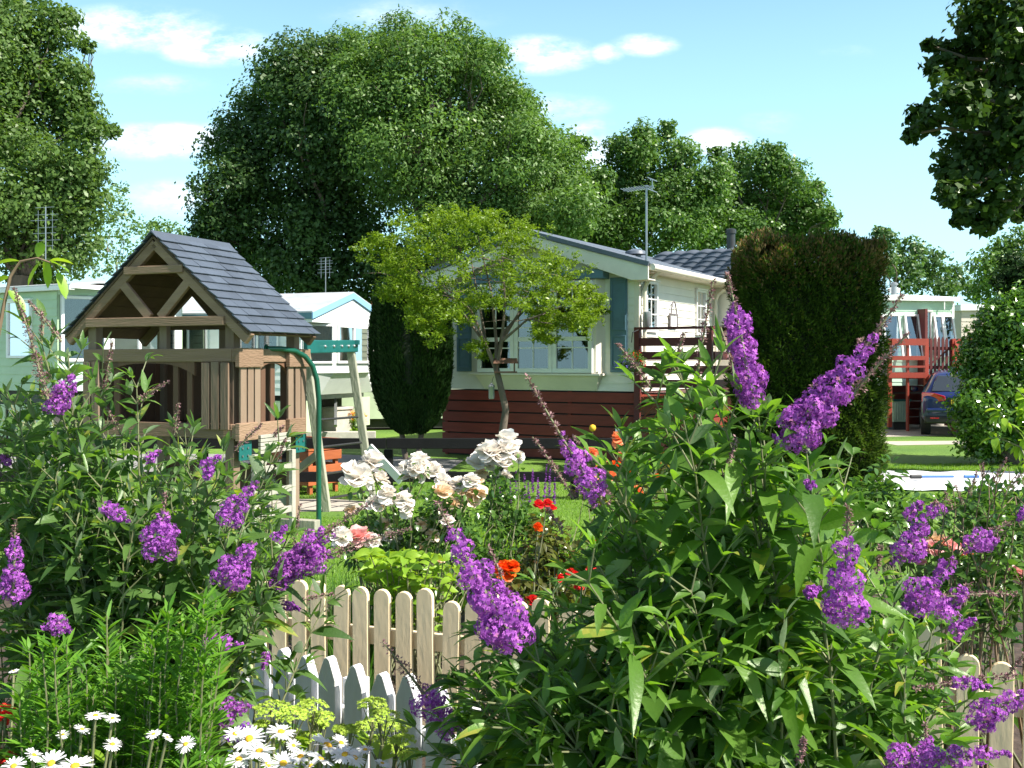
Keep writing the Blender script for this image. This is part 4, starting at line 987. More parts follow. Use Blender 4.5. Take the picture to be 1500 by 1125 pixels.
def swing_frame():
    t = thing('climbing_frame', 'teal top bar on leaning wooden ladder legs joined to the play tower', 'climbing frame', (-2.06, 11.35, 0))
    o = Vector((-2.06, 11.35, 0))
    A0, A1 = V(P(479,748,11.3)), V(P(447,512,10.85)); B0 = V(P(546,735,12.05)); B1 = V(P(513,508,11.55)); A0.z = 0; B0.z = 0
    for a, b in ((A0,A1),(B0,B1)): MB().beam(a-o, b-o, .10, .085, (1,0,0)).build('leg', M['leg_wood'], t, bevel=.008)
    for z in (.14,.42,.72,1.02):
        fa = z/A1.z; pa = A0.lerp(A1, fa); fb = z/B1.z; pb = B0.lerp(B1, fb); MB().tube([pa-o, pb-o], .013, 8).build('rung', M['dark_steel'], t, True)
    s = PW(.02, 1.12, 1.80); e = V(P(522, 507, 11.62))
    bar = MB().beam(s-o, e-o, .05, .135).build('top_bar', M['teal'], t, bevel=.01)
    for f in (.33,.5,.66,.8,.92):
        p = s.lerp(e, f)-o; MB().lathe([(.016,-.012),(.016,.012),(.006,.018)], (0,0,0), 10).build('bolt', M['steel'], bar).matrix_local = Matrix.Translation(p+Vector((.02,-.032,0))) @ Matrix.Rotation(R(90), 4, 'X')
    MB().beam(B1-o+Vector((-.10,-.0,.05)), B1-o+Vector((.10,0,.05)), .11, .05).build('end_plate', M['teal'], t)
    q0 = V(P(392,722,11.9)); q1 = V(P(466,665,11.2)); MB().beam(q0-o, q1-o, .05, .08).build('brace', M['leg_wood'], t, bevel=.006)
    # white board lying against the far leg
    q0 = V(P(541,655,11.5)); q1 = V(P(588,705,11.3)); MB().beam(q0-o, q1-o, .03, .09).build('slide_edge', M['white_pvc'], t)
    g = thing('fireman_pole', 'dark green curved steel pole bending down from the play tower', 'pole', V(P(467,775,10.1)*np.array((1,1,0))))
    o = g.location; pts = [PW(.09,.48,1.775), PW(.25,.50,1.775)]
    T = V(P(435,514,9.9)); pts = [V(P(390,511,9.62)), V(P(412,511,9.75)), V(P(432,514,9.9)), V(P(447,522,10.0)), V(P(458,536,10.05)), V(P(464,556,10.08)), V(P(467,585,10.1)), V(P(467,660,10.1)), V(P(467,776,10.1))]
    MB().tube([p-Vector(o) for p in pts], .026, 12).build('tube', M['green_steel'], g, True)
    MB().lathe([(.045,-.01),(.045,.01)], (0,0,0), 12).build('flange', M['green_steel'], g).matrix_local = Matrix.Translation(pts[0]-Vector(o)) @ Matrix.Rotation(R(90), 4, 'Y')
swing_frame()
def knee_rail():
    d = 12.2; t = thing('knee_rail_fence', 'low black timber two rail fence running across the lawn', 'fence', P(700, 720, d)*np.array((1,1,0)))
    o = t.location; x0, x1 = -6.3, 1.58
    for (za, zb, i) in ((.615,.74,0),(.22,.34,1)):
        x = x0
        while x < x1-.1:
            e = min(x+2.4, x1); MB().box(x-o.x+.003, e-o.x-.003, -.025, .025, za, zb).build('rail', M['black_wood'], t, bevel=.006); x = e
    for x in (-6.2,-4.9,-3.7,-2.7,-1.48,-.15,.75,1.52): MB().box(x-o.x-.05, x-o.x+.05, .026, .12, 0, .60).build('post', M['black_wood'], t, bevel=.006)
knee_rail()
def timber_planters():
    K = P(452, 725, 12.62); t = thing('timber_planter', 'square orange brown slatted timber planter behind the climbing frame', 'planter', (K[0], K[1], 0), R(-35))
    A, B = .73, .55
    for z0 in (.10, .40): pass
    for (z0, h) in ((.12,.115),(.245,.115),(.42,.115),(.545,.13)):
        b = MB(); b.box(-A, 0, -.025, 0, z0, z0+h); b.box(0, .025, -.025, B, z0, z0+h); b.box(-A, 0, B, B+.025, z0, z0+h); b.box(-A-.025, -A, -.025, B, z0, z0+h); b.build('plank', M['orange_wood'], t, bevel=.005)
    for (x, y) in ((-.06,.03),(-A+.02,.03),(-.06,B-.08),(-A+.02,B-.08)): MB().box(x, x+.05, y, y+.05, 0, .67).build('leg', M['orange_wood'], t)
    MB().box(-A+.03, -.03, .03, B-.03, .60, .63).build('soil_fill', M['soil'], t)
timber_planters()
def concrete_planters():
    for (px, lab) in ((424,'pale concrete block planter by the marigolds, nearer the play tower'), (490,'pale concrete block planter between the two marigold clumps')):
        K = P(px, 636, 22.6); t = thing('concrete_planter', lab, 'planter', (K[0], K[1], 0), R(-30), 'concrete planters by the white caravan')
        MB().box(-.28,.28,-.28,.28,.02,.60).build('body', M['concrete'], t, bevel=.01)
        MB().box(-.31,.31,-.31,.31,.60,.66).build('rim', M['concrete'], t, bevel=.01)
    K = P(478, 640, 22.0); t = thing('kerb_wall', 'low cream coping wall edging the marigold bed', 'wall', (K[0], K[1], 0), R(4))
    MB().box(-1.2,1.05,-.12,.12,0,.15).build('coping', M['concrete'], t, bevel=.01)
concrete_planters()
def picket_fence(name, label, A, B, top, wd, sp, th, mat, point, rail=(.12,.44), start=0, tilt=0):
    A = Vector((*A,0)); B = Vector((*B,0)); L_ = (B-A).length; rz = math.atan2(B.y-A.y, B.x-A.x)
    t = thing(name, label, 'fence', A, rz); n = int(L_/sp)
    for i in range(n):
        x = i*sp; h = top+random.uniform(-.011,.009); hw = wd/2
        if point == 'round': pr = [(x-hw,0,0),(x+hw,0,0),(x+hw,0,h-hw)]+[(x+hw*math.cos(a),0,h-hw+hw*math.sin(a)) for a in np.linspace(0, math.pi, 9)[1:-1]]+[(x-hw,0,h-hw)]
        else: pr = [(x-hw,0,0),(x+hw,0,0),(x+hw,0,h-.075),(x+hw*.32,0,h-.008),(x,0,h),(x-hw*.32,0,h-.008),(x-hw,0,h-.075)]
        b = MB().prism(pr, (0,th,0)); o = b.build('picket', M[mat], t, bevel=.003)
        o.rotation_euler = (0, R(random.uniform(-1.3,1.3)), 0)
    for z in rail: MB().box(-.1, n*sp, th+.001, th+.035, z, z+.07).build('rail', M[mat], t, bevel=.003)
    for x in (.0, L_*.5, L_-.05): MB().box(x-.035, x+.035, th+.036, th+.10, 0, top-.08).build('post', M[mat], t)
    return t
picket_fence('picket_fence', 'cream picket fence with round topped pickets behind the white one', (-1.32,4.64), (2.05,3.33), .69, .074, .103, .022, 'cream_paint', 'round')
picket_fence('picket_fence', 'white picket fence with pointed tops nearest the camera', (-1.26,4.05), (.02,3.12), .60, .085, .125, .036, 'picket_white', 'point', rail=(.10,.36))
def groundsheet():
    x0 = 12.85*.36; n, m_ = 50, 14; vs = []; 
    for j in range(m_+1):
        for i in range(n+1):
            x = 4.75+3.6*i/n; y = 13.0+2.25*j/m_+.03*math.sin(i*.35)*(j/m_)
            e = min(i, n-i, j, m_-j); z = .02+.010*math.sin(i*.8+j*.5)+.010*math.sin(i*.31-j*1.1)+(.02 if e > 0 else 0)
            vs.append((x, y, max(z, .012)))
    fs = [(j*(n+1)+i, j*(n+1)+i+1, (j+1)*(n+1)+i+1, (j+1)*(n+1)+i) for j in range(m_) for i in range(n)]
    b = MB(); b.add(vs, fs); o = b.build('groundsheet', M['sheet_white'], None, True); tag(o, 'crumpled white sheet spread on the grass at right', 'sheet')
    s = o.modifiers.new('s', 'SOLIDIFY'); s.thickness = .006
    a, e = P(1312, 708, 13.9), P(1440, 707, 13.95); zz = .09
    t = thing('cleaning_pole', 'blue handled telescopic pole lying on the white sheet', 'pole', (a[0], a[1], zz))
    d = Vector((e[0]-a[0], e[1]-a[1], 0))
    MB().tube([(0,0,0), d*.2], .012, 8).build('end_tube', M['dark_steel'], t, True)
    MB().tube([d*.17, d*.29], .03, 10).build('grip', M['black_plastic'], t, True)
    MB().tube([d*.29, d*.66], .018, 10).build('tube', M['pole_blue'], t, True)
    MB().tube([d*.66, d*.78], .013, 10).build('inner_tube', M['steel'], t, True)
    MB().tube([d*.78, d*.95], .024, 10).build('grip', M['pole_blue'], t, True)
groundsheet()
def bird_table():
    K = P(741, 545, 15.5); t = thing('bird_table', 'small wooden bird table fixed to the maple trunk', 'bird table', (K[0], K[1], K[2]))
    MB().box(-.17,.17,-.12,.12,-.01,.01).build('tray', M['brown_wood'], t)
    MB().hexa([(-.19,-.14,.13),(.19,-.14,.13),(.19,.14,.13),(-.19,.14,.13)], [(-.17,-.02,.21),(.17,-.02,.21),(.17,.02,.21),(-.17,.02,.21)]).build('roof', M['brown_wood'], t)
    for x in (-.13,.13):
        for y in (-.09,.09): MB().box(x-.01, x+.01, y-.01, y+.01, .01, .13).build('post', M['brown_wood'], t)
    K = P(720, 565, 15.35); t = thing('bird_feeder', 'grey hanging seed feeder on the maple trunk', 'feeder', (K[0], K[1], K[2]-.1))
    MB().lathe([(.035,-.1),(.045,-.08),(.045,.08),(.055,.09),(.01,.14)], (0,0,0), 12).build('tube', M['metal_grey'], t, True); MB().tube([(0,0,.13),(.03,0,.24)], .004, 5).build('hook', M['dark_steel'], t)
bird_table()
def fan_and_lights():
    for (px, py, mat, lab, nm, cat) in ((907,633,'white_pvc','white pinwheel on a stick beside the dark red skirting','pinwheel','pinwheel'),(868,627,'daisy_eye','yellow ball ornament on a stick beside the skirting','garden_ornament','ornament')):
        K = P(px, py, 14.4); t = thing(nm, lab, cat, (K[0], K[1], 0))
        MB().tube([(0,0,0),(0,0,K[2])], .008, 6).build('stick', M['stem_brown'], t)
        if nm == 'pinwheel':
            for i in range(8):
                a = i*math.pi/4; MB().prism([(0,-.02,K[2]),(.075*math.cos(a),-.02,K[2]+.075*math.sin(a)),(.06*math.cos(a+.6),-.03,K[2]+.06*math.sin(a+.6))], (0,.002,0)).build('vane', M['white_pvc'], t)
            MB().lathe([(.02,-.02),(.02,.02)], (0,-.03,K[2]), 8).build('hub', M['dark_steel'], t)
        else: MB().lathe([(.01,-.05),(.038,-.035),(.05,0),(.038,.035),(.01,.05)], (0,0,K[2]), 12).build('ball', M['daisy_eye'], t, True)
fan_and_lights()
# ================================================================ TREES
def prune(): pass
BT = 'broadleaf trees behind the caravans'
tree('sycamore_tree', 'massive dark green round headed tree behind the play tower roof', [(450,125,72),(405,165,62),(365,220,66),(335,290,60),(480,195,90),(430,270,95),(510,290,95),(350,345,58),(440,370,75),(530,390,75),(312,325,40),(395,110,30),(470,78,34),(600,400,60),(390,395,55),(305,365,35),(500,90,40)],
     33, M['lf_dark'], .14, 470, tr=.45, dens=1.05, group=BT, jitd=1.3)
tree('ash_tree', 'huge lighter green ash crown rising highest in the middle of the skyline', [(560,95,62),(620,85,60),(690,110,60),(735,175,55),(660,175,88),(585,180,85),(755,235,60),(700,262,85),(620,262,85),(780,275,52),(740,325,62),(660,335,62),(815,330,50),(520,120,50),(840,300,45),(600,62,40),(660,70,44),(528,82,44),(700,92,40),(778,205,40),(810,240,42),(835,280,40),(740,150,40),(560,150,60)],
     31, M['lf_ash'], .13, 650, tr=.42, dens=1.05, group=BT, jitd=1.3, aspect=.45)
tree('alder_tree', 'dark shaggy tree edge poking out behind the right side of the ash crown', [(715,88,24),(760,160,36),(800,225,40),(840,265,45),(868,320,50),(900,335,40),(845,215,22),(880,270,25),(770,345,60),(830,370,50)],
     36, M['lf_mid'], .16, 800, tr=.35, dens=1.0, group=BT)
tree('oak_tree', 'mid green spreading tree above the holiday home roof', [(935,215,36),(965,245,52),(905,218,22),(1000,232,28),(1015,290,52),(935,295,55),(975,325,60),(920,340,40),(975,190,16),(1030,330,50),(1045,262,30),(890,300,50),(905,262,36),(880,340,40)],
     37, M['lf_mid'], .14, 970, tr=.35, dens=1.0, group=BT)
tree('oak_tree', 'mid green tree rising between the roof flue and the tall hedge', [(1080,238,28),(1118,243,34),(1155,270,40),(1185,295,30),(1110,300,58),(1065,300,46),(1150,325,45),(1205,325,20),(1050,228,14),(1195,275,12),(1095,340,45),(1040,275,40),(1030,330,50),(1215,318,16),(1180,330,34),(1135,225,20)],
     40, M['lf_mid'], .145, 1120, tr=.35, dens=1.0, group=BT)
tree('field_maple', 'small distant tree just right of the tall brown topped hedge', [(1300,350,20),(1330,368,26),(1292,385,26),(1320,400,30),(1288,340,10)], 52, M['lf_far'], .22, 1310, tr=.25, dens=.9, hole=.15)
tree('field_maple', 'small distant tree above the pale green caravan roof', [(1368,385,24),(1400,410,22),(1350,405,26),(1425,425,16),(1385,425,24)], 55, M['lf_far'], .22, 1380, tr=.25, dens=.9, hole=.15)
tree('willow_tree', 'sunlit yellowish green tree under the overhanging dark branches', [(1445,392,26),(1470,370,28),(1492,355,26),(1440,425,24),(1475,410,28),(1520,390,40)], 42, M['lf_ash'], .17, 1480, tr=.25, dens=.8, hole=.1)
tree('holm_oak', 'dense dark rounded evergreen just above the round bush', [(1490,402,34),(1525,410,45),(1480,420,26),(1510,450,45)], 27, M['lf_cyp'], .10, 1505, tr=.2, dens=1.1)
tree('birch_tree', 'thin airy birch in the gap left of the play tower', [(170,300,26),(185,325,30),(160,345,32),(150,385,30),(190,365,28),(175,275,14),(200,390,24)], 40, M['lf_airy'], .13, 172, tr=.1, dens=.42, hole=.35, bark='bark_light', rough=.9)
tree('hazel_tree', 'low pale tree at the gap beside the play tower roof', [(232,335,18),(255,345,20),(222,360,24),(248,370,26),(275,355,16)], 48, M['lf_airy'], .16, 240, tr=.12, dens=.5, hole=.2, bark='bark_light')
tree('alder_tree', 'tall sunlit alder filling the top left corner', [(30,25,62),(88,40,36),(15,110,85),(85,118,48),(110,165,38),(62,205,72),(135,190,26),(115,240,48),(20,260,78),(90,290,58),(40,340,62),(120,310,38),(105,360,45),(-60,150,100),(-70,320,90),(60,385,50),(165,192,12),(128,68,12),(122,110,14),(140,258,16)],
     25, M['lf_left'], .115, 30, tr=.35, dens=1.0, jitd=1.2)
def near_tree():
    d = 13.0; base = np.array((9.3, 14.2, 0)); t = thing('sycamore_tree', 'dark sycamore boughs overhanging the top right corner', 'tree', base)
    bl = [(1450,25,48),(1425,60,34),(1385,92,30),(1362,66,9),(1450,115,55),(1400,150,42),(1356,178,27),(1335,198,11),(1440,205,58),(1408,250,38),(1398,285,26),(1410,318,16),(1455,280,46),(1445,322,22),(1500,190,72),(1545,100,90),(1550,260,60),(1500,300,32),(1620,40,110),(1640,190,100),(1500,60,60)]
    blobs = []
    for b in bl:
        dd = d+rng.uniform(-.7,.9); blobs.append((P(b[0],b[1],dd)-base, b[2]/F*dd*1.05))
    crown('crown', blobs, .105, M['lf_syc'], t, 1.0, sub=24, aspect=.85, inner=.3)
    MB().tube(wobble((0,0,0), (-.3,-.2,4.5), 6, .03), [.32,.3,.28,.26,.25,.22], 12).build('trunk', M['bark'], t, True)
    lb = MB()
    for c, r in blobs: lb.tube(wobble((-.3,-.2,4.2+rng.random()*.3), c, 8, .07, .06), list(np.linspace(.07,.012,8)), 6)
    lb.build('limbs', M['bark'], t, True)
near_tree()
def jmaple():
    d = 15.5; base = np.array(((737-HX)/F*d, d, 0)); t = thing('japanese_maple', 'small lime green maple with layered umbrella crown in front of the bay window', 'tree', base)
    def Q(px, py, dd=0): return P(px, py, d+dd)-base
    MB().tube([(0,0,0), Q(735,640), Q(741,600), Q(733,565), Q(727,540)], [.075,.065,.055,.05,.048], 10).build('trunk', M['bark'], t, True)
    br = MB()
    fork = Q(727,542)
    lim = [((712,505),(690,455),(640,410),-.3),((712,505),(703,450),(690,380),.4),((735,500),(740,440),(735,370),-.3),((735,500),(765,450),(820,400),.3),((735,500),(770,470),(845,440),-.5),((712,505),(665,440),(590,380),.5),((727,500),(720,430),(700,345),.1),((735,490),(790,430),(860,420),.6)]
    ends = []
    for a, b, c, o_ in lim:
        p = [fork, Q(*a, o_*.2), Q(*b, o_*.6), Q(*c, o_)]; br.tube(p, [.036,.026,.016,.008], 7); ends.append(p)
    for p in ends:
        for k in range(7):
            s_ = p[2]+(p[3]-p[2])*rng.random(); e = s_+rng.normal(size=3)*np.array((.35,.4,.12)); br.tube(wobble(s_, e, 4, .1), [.009,.007,.005,.003], 4)
    br.build('branches', M['bark'], t, True)
    # flat leaf pads
    pads = [(578,372,24),(604,355,30),(640,340,34),(690,332,34),(735,335,34),(768,354,28),(795,376,24),(828,408,24),(862,432,22),(875,440,12),(615,385,34),(660,370,36),(710,368,36),(755,380,34),(790,402,30),(640,410,30),(685,405,30),(735,408,28),(580,400,24),(600,425,20),(628,452,16),(840,450,18),(848,478,14),(790,440,20),(770,455,14),(815,430,24),(590,332,12),(556,360,12),(720,320,18),(760,330,16),(660,440,16),(640,465,12),(700,440,14),(795,470,10),(740,425,16),(765,410,20),(560,352,10),(820,462,10)]
    pads += [(600,450,18),(640,480,14),(615,470,12),(680,470,12),(700,500,8),(655,455,20),(780,485,12),(805,495,8),(868,445,10),(850,462,12),(720,440,16),(575,418,20),(560,385,18),(830,380,16),(690,318,14),(640,322,12)]
    acc = Acc()
    for (px, py, r) in pads:
        for rep in range(3):
            dd = rng.normal()*.55; c = Q(px+rng.normal()*10, py+rng.normal()*7, dd); rr = r/F*d
            for q in range(6):
                cc = c + rng.normal(size=3)*np.array((rr*.65, rr*.7, rr*.38)); k = 40; ax_ = unit(rng.normal(size=3)*np.array((1,1,.3))+np.array((0,0,-.25))); tt = rng.random((k,1))-.3
                p = cc + ax_*tt*rr*.9 + rng.normal(size=(k,3))*np.array((.035, .035, .022)); p[:,2] -= (tt[:,0]**2)*rr*.5
                v_, f = quads_leaves(p, np.tile((0,-.15,.9), (k,1)), .056, .40, .8); acc.add(v_, f, np.clip(rng.random()*.45+rng.random(k)*.55, 0, .99))
    acc.build('crown', M['lf_maple'], t, False)
jmaple()
def cypress():
    d = 17.3; base = np.array(((603-HX)/F*d, d, 0)); t = thing('cypress_topiary', 'dark clipped cypress with twin stems beside the bay window', 'topiary', base)
    prof = [(0.42,.20),(.55,.38),(.8,.52),(1.1,.62),(1.5,.68),(1.9,.70),(2.3,.68),(2.6,.62),(2.75,.52),(2.83,.30)]
    n = 52000; zs = np.array([p[0] for p in prof]); rs = np.array([p[1] for p in prof])
    z = rng.uniform(.42, 2.86, n); a = rng.uniform(0, 2*np.pi, n); r = np.interp(z, zs, rs)*(1+.05*np.sin(a*7+z*2)+.03*np.sin(a*13))
    low = z < 1.0; split = np.where(low, 1-.9*np.exp(-((np.abs(np.sin(a+1.25)))/.28)**2)*(1-(z-.42)/.58), 1)
    r = r*np.clip(split, .2, 1); r = r*(1-.12*rng.random(n)**2)
    p = np.stack((r*np.cos(a)*.98, r*np.sin(a)*.9, z), 1); dr = np.stack((np.cos(a)*.35, np.sin(a)*.35, np.ones(n)), 1)+rng.normal(size=(n,3))*.28
    acc = Acc(); acc.blades(p, dr, rng.uniform(.05,.10,n), .022, droop=0, fold=.2, prof='lance', S=1)
    top = 9000; a = rng.uniform(0,2*np.pi,top); rr = .62*np.sqrt(rng.random(top)); p = np.stack((rr*np.cos(a), rr*np.sin(a)*.9, 2.80-.10*(rr/.6)**2+.04*np.sin(a*5)*rr), 1)
    acc.blades(p, np.tile((0,0,1.), (top,1))+rng.normal(size=(top,3))*.35, rng.uniform(.06,.13,top), .024, droop=0, fold=.2, S=1)
    acc.build('crown', M['lf_cyp'], t, False)
    for s in (-1, 1):
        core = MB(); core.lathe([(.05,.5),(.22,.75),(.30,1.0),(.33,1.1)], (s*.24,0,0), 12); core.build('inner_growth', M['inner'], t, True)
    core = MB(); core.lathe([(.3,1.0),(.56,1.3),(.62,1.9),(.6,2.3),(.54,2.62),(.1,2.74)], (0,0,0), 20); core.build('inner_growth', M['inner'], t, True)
    for s in (-1, 1): MB().tube([(s*.10,0,0),(s*.16,0,.4),(s*.25,0,1.0)], [.05,.045,.04], 8).build('trunk', M['bark'], t, True)
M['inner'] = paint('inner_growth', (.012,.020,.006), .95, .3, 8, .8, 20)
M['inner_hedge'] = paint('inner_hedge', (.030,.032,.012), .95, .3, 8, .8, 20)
cypress()
def tall_hedge():
    d = 13.4; t = thing('conifer_hedge', 'tall block of clipped conifer hedge with brown singed top', 'hedge', P(1206, 715, d)*np.array((1,1,0)))
    hx, hy, H = .93, .85, 3.25
    def surf(n, f=1.0):
        # rounded box side + top points, with normals
        a = rng.uniform(0, 2*np.pi, n); c, s = np.cos(a), np.sin(a); e = 4.5
        k = (np.abs(c)**e+np.abs(s)**e)**(-1/e); z = rng.uniform(.0, H, n)
        top = np.clip((z-(H-.4))/.4, 0, 1); sh = (1-top**4*.16)
        bump = 1+.02*np.sin(a*5+z*3.1)+.05*np.sin(a*11-z*5.3)*np.sin(z*4+a)+.04*np.sin(z*9+a*3)+.03*np.sin(a*23+z*14)
        p = np.stack((hx*k*c*sh*bump*f, hy*k*s*sh*bump*f+hy, z+.05*np.sin(a*6)*top), 1)
        nr = np.stack((c*np.abs(c)**2, s*np.abs(s)**2, top*1.5), 1); return p, unit(nr), z
    p, nr, z = surf(150000); n = len(p)
    tt = 30000; q = np.stack((rng.uniform(-hx,hx,tt)*.93, hy+rng.uniform(-hy,hy,tt)*.93, np.zeros(tt)), 1)
    ed = np.maximum(np.abs(q[:,0])/hx, np.abs(q[:,1]-hy)/hy); q[:,2] = H+.0-.09*ed**8-.12*rng.random(tt)+.05*np.sin(q[:,0]*7)+.04*np.sin(q[:,0]*17+q[:,1]*5)+.12*rng.random(tt)**5
    P_ = np.concatenate((p-nr*(.20*rng.random((n,1))**1.5), q)); N_ = np.concatenate((nr, np.tile((0,0,1.), (tt,1))))
    dr = N_*.8+np.array((0,0,.55))+rng.normal(size=P_.shape)*.42
    brown = (np.concatenate((z, np.full(tt, H)))-(H-.7))/.7; lump = .5+.5*np.sin(P_[:,0]*6+P_[:,2]*2)*np.sin(P_[:,2]*3+P_[:,0]*3)
    isb = rng.random(len(P_)) < np.clip(brown, 0.02, .62)*(.4+.8*lump)
    for nm, sel, mt in (('foliage', ~isb, 'lf_hedge'), ('browned_tips', isb, 'lf_hedgetop')):
        acc = Acc(); k = int(sel.sum()); acc.blades(P_[sel], dr[sel], rng.uniform(.035,.085,k), .024, droop=.1, fold=.2, S=1, rnd=np.clip(rng.random(k)*.95+.0, 0, .999)); acc.build(nm, M[mt], t, False)
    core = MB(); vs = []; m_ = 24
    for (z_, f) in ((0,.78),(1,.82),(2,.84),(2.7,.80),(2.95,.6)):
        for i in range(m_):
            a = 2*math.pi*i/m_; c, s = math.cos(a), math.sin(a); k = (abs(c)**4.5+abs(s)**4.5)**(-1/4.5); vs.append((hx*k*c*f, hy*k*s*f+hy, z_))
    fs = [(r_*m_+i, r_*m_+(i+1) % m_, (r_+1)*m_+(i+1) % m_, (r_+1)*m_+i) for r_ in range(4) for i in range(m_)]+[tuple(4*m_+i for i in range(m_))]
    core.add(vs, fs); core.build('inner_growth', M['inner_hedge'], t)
tall_hedge()
def round_bush():
    d = 16.4; base = P(1492, 680, d)*np.array((1,1,0)); t = thing('laurel_bush', 'big rounded glossy laurel bush hiding half of the blue car', 'bush', base)
    bl = [(1490,490,62),(1450,520,45),(1440,580,45),(1480,580,70),(1450,635,40),(1490,640,45),(1530,560,75),(1540,470,45),(1540,640,50),(1468,475,42),(1425,530,34),(1422,600,38),(1432,645,34),(1500,455,40)]
    blobs = [(P(a+9,b,d+rng.uniform(-.2,.4))-base, c/F*d) for a, b, c in bl]
    crown('crown', blobs, .085, M['lf_laurel'], t, 1.7, sub=34, inner=.6, aspect=.5)
    st = MB()
    for c, r in blobs: st.tube(wobble((0,0,0), c, 5, .06), [.05,.04,.03,.02,.01], 6)
    st.build('stems', M['bark'], t, True)
round_bush()
# ================================================================ SMALL PLANTS
def leafy_cluster(acc, c, r, n, L, W, up=.3, **k):
    d = rdir(n); p = np.asarray(c)+d*np.asarray(r)*(rng.random((n,1))**.4); dd = d+np.array((0,0,up))+rng.normal(size=(n,3))*.3
    acc.blades(p, dd, L*rng.uniform(.6,1.2,n), W*rng.uniform(.7,1.2,n), **k)
def marigolds():
    for (px, w_, lab) in ((458,.30,'clump of orange marigolds between the concrete planters'), (513,.36,'clump of orange marigolds right of the concrete planter')):
        K = P(px, 632, 22.8); base = np.array((K[0], K[1], 0)); t = thing('marigold_clump', lab, 'flowers', base, 0, 'marigold clumps')
        a = Acc(); leafy_cluster(a, (0,0,.28), (w_,.2,.25), 900, .07, .03, .5, S=2); a.build('foliage', M['lf_lime'], t)
        b = Acc(); n = 46; c = np.stack((rng.uniform(-w_,w_,n), rng.uniform(-.25,.1,n), rng.uniform(.38,.58,n)), 1)
        for q in c: leafy_cluster(b, q, (.03,.03,.015), 14, .035, .025, .2, S=2)
        b.build('flowers', M['marigold'], t)
marigolds()
def hanging_basket():
    K = P(925, 530, 15.9); t = thing('hanging_basket', 'hanging basket of blue lobelia and red fuchsia at the corner of the home', 'hanging basket', K)
    MB().lathe([(.02,-.16),(.10,-.13),(.15,-.02),(.16,.0),(.14,.0)], (0,0,0), 14).build('basket', M['wicker'], t, True)
    MB().tube([(0,0,.3),(.02,0,.46),(.12,.12,.5)], .008, 6).build('hook', M['dark_steel'], t)
    a = Acc(); leafy_cluster(a, (0,0,.03), (.2,.18,.16), 420, .06, .03, .1, S=2, droop=.4); a.build('foliage', M['lf_mid'], t)
    b = Acc(); 
    for q in rng.normal(size=(26,3))*np.array((.09,.06,.05))+np.array((-.12,-.1,-.05)): leafy_cluster(b, q, .014, 7, .022, .02, .2, S=1)
    b.build('blue_flowers', M['lobelia'], t)
    b = Acc()
    for q in rng.normal(size=(14,3))*np.array((.06,.06,.09))+np.array((.1,-.08,.1)): leafy_cluster(b, q, .014, 6, .024, .02, -.2, S=1)
    b.build('red_flowers', M['geranium'], t)
hanging_basket()
# ---- rose blooms
def rose_bloom(name, parent, c, r, mat, up=None, n=22):
    c = np.asarray(c, float); up = unit(np.asarray(up if up is not None else rng.normal(size=3)*.35+np.array((.1,-.45,.8)))); acc = Acc()
    x = unit(np.cross(up, (0.3,.9,.1))); y = np.cross(up, x)
    for ring, (cnt, rad, tilt, L_) in enumerate(((4,.12,.15,.75),(6,.28,.55,.9),(7,.42,1.0,1.0),(7,.40,1.4,1.05))):
        a = np.arange(cnt)*2*np.pi/cnt+rng.random()*6+rng.normal(size=cnt)*.15; o = np.cos(a)[:,None]*x+np.sin(a)[:,None]*y
        base = c+o*r*rad*.5-up*r*.45; dd = up*math.cos(tilt)+o*math.sin(tilt)+rng.normal(size=(cnt,3))*.12
        vs, fs, n_, per = blades(base, dd, r*L_*rng.uniform(.85,1.1,cnt), r*(.75+.2*ring), droop=-.15 if ring < 2 else .12, fold=.35, prof='petal', S=4, roll=None)
        acc.add(vs, fs, np.repeat(np.clip(rng.random(cnt), 0, .99), per))
    o = acc.build(name, M[mat], parent, True); return o
def petals_oriented(): pass
def rose_bush(label, base_px, d, blooms, leaves, mat_leaf='lf_rose', nstem=10, cat='rose bush', zlow=.1, spread=None, L=.045, fd=.22):
    """blooms: (px,py,rpx,mat,ddepth,clusterN); leaves: list of (px,py,rpx,n) foliage masses"""
    base = np.array(((base_px-HX)/F*d, d, 0)); t = thing('rose_bush', label, cat, base)
    st = MB(); a = Acc()
    for (px, py, r, mat, dd, k) in blooms:
        c = P(px, py, d+dd)-base; rr = r/F*(d+dd)
        if k == 1: rose_bloom('bloom', t, c, rr, mat)
        else:
            for j in range(k):
                o = rng.normal(size=3)*np.array((rr*.55, rr*.45, rr*.22)); rose_bloom('bloom', t, c+o, rr*.52, mat)
        q = wobble((rng.normal()*.1, rng.normal()*.1, 0), c-np.array((0,0,rr*.4)), 7, .05); st.tube(q, list(np.linspace(.007,.003,7)), 6)
        for j in (3,4,5,6):
            leafy_cluster(a, q[min(j,6)] if j < 6 else q[6]-np.array((0,0,.04)), (.07,.07,.05), 9, L, L*.62, .1, S=3, prof='ovate', droop=.3)
    for (px, py, r, n) in leaves:
        c = P(px, py, d+fd+rng.uniform(-.1,.25))-base; rr = r/F*d
        for j in range(max(2, n//40)):
            cc = c+rdir(1)[0]*rr*rng.random()**.5; st.tube(wobble((rng.normal()*.15,rng.normal()*.1,0), cc, 6, .06), list(np.linspace(.006,.002,6)), 5)
            leafy_cluster(a, cc, (.085,.085,.07), 40, L, L*.62, .15, S=3, prof='ovate', droop=.25)
    a.build('foliage', M[mat_leaf], t); st.build('stems', M['stem_green'], t, True); return t
w_, c_ = 'petal_white', 'petal_cream'
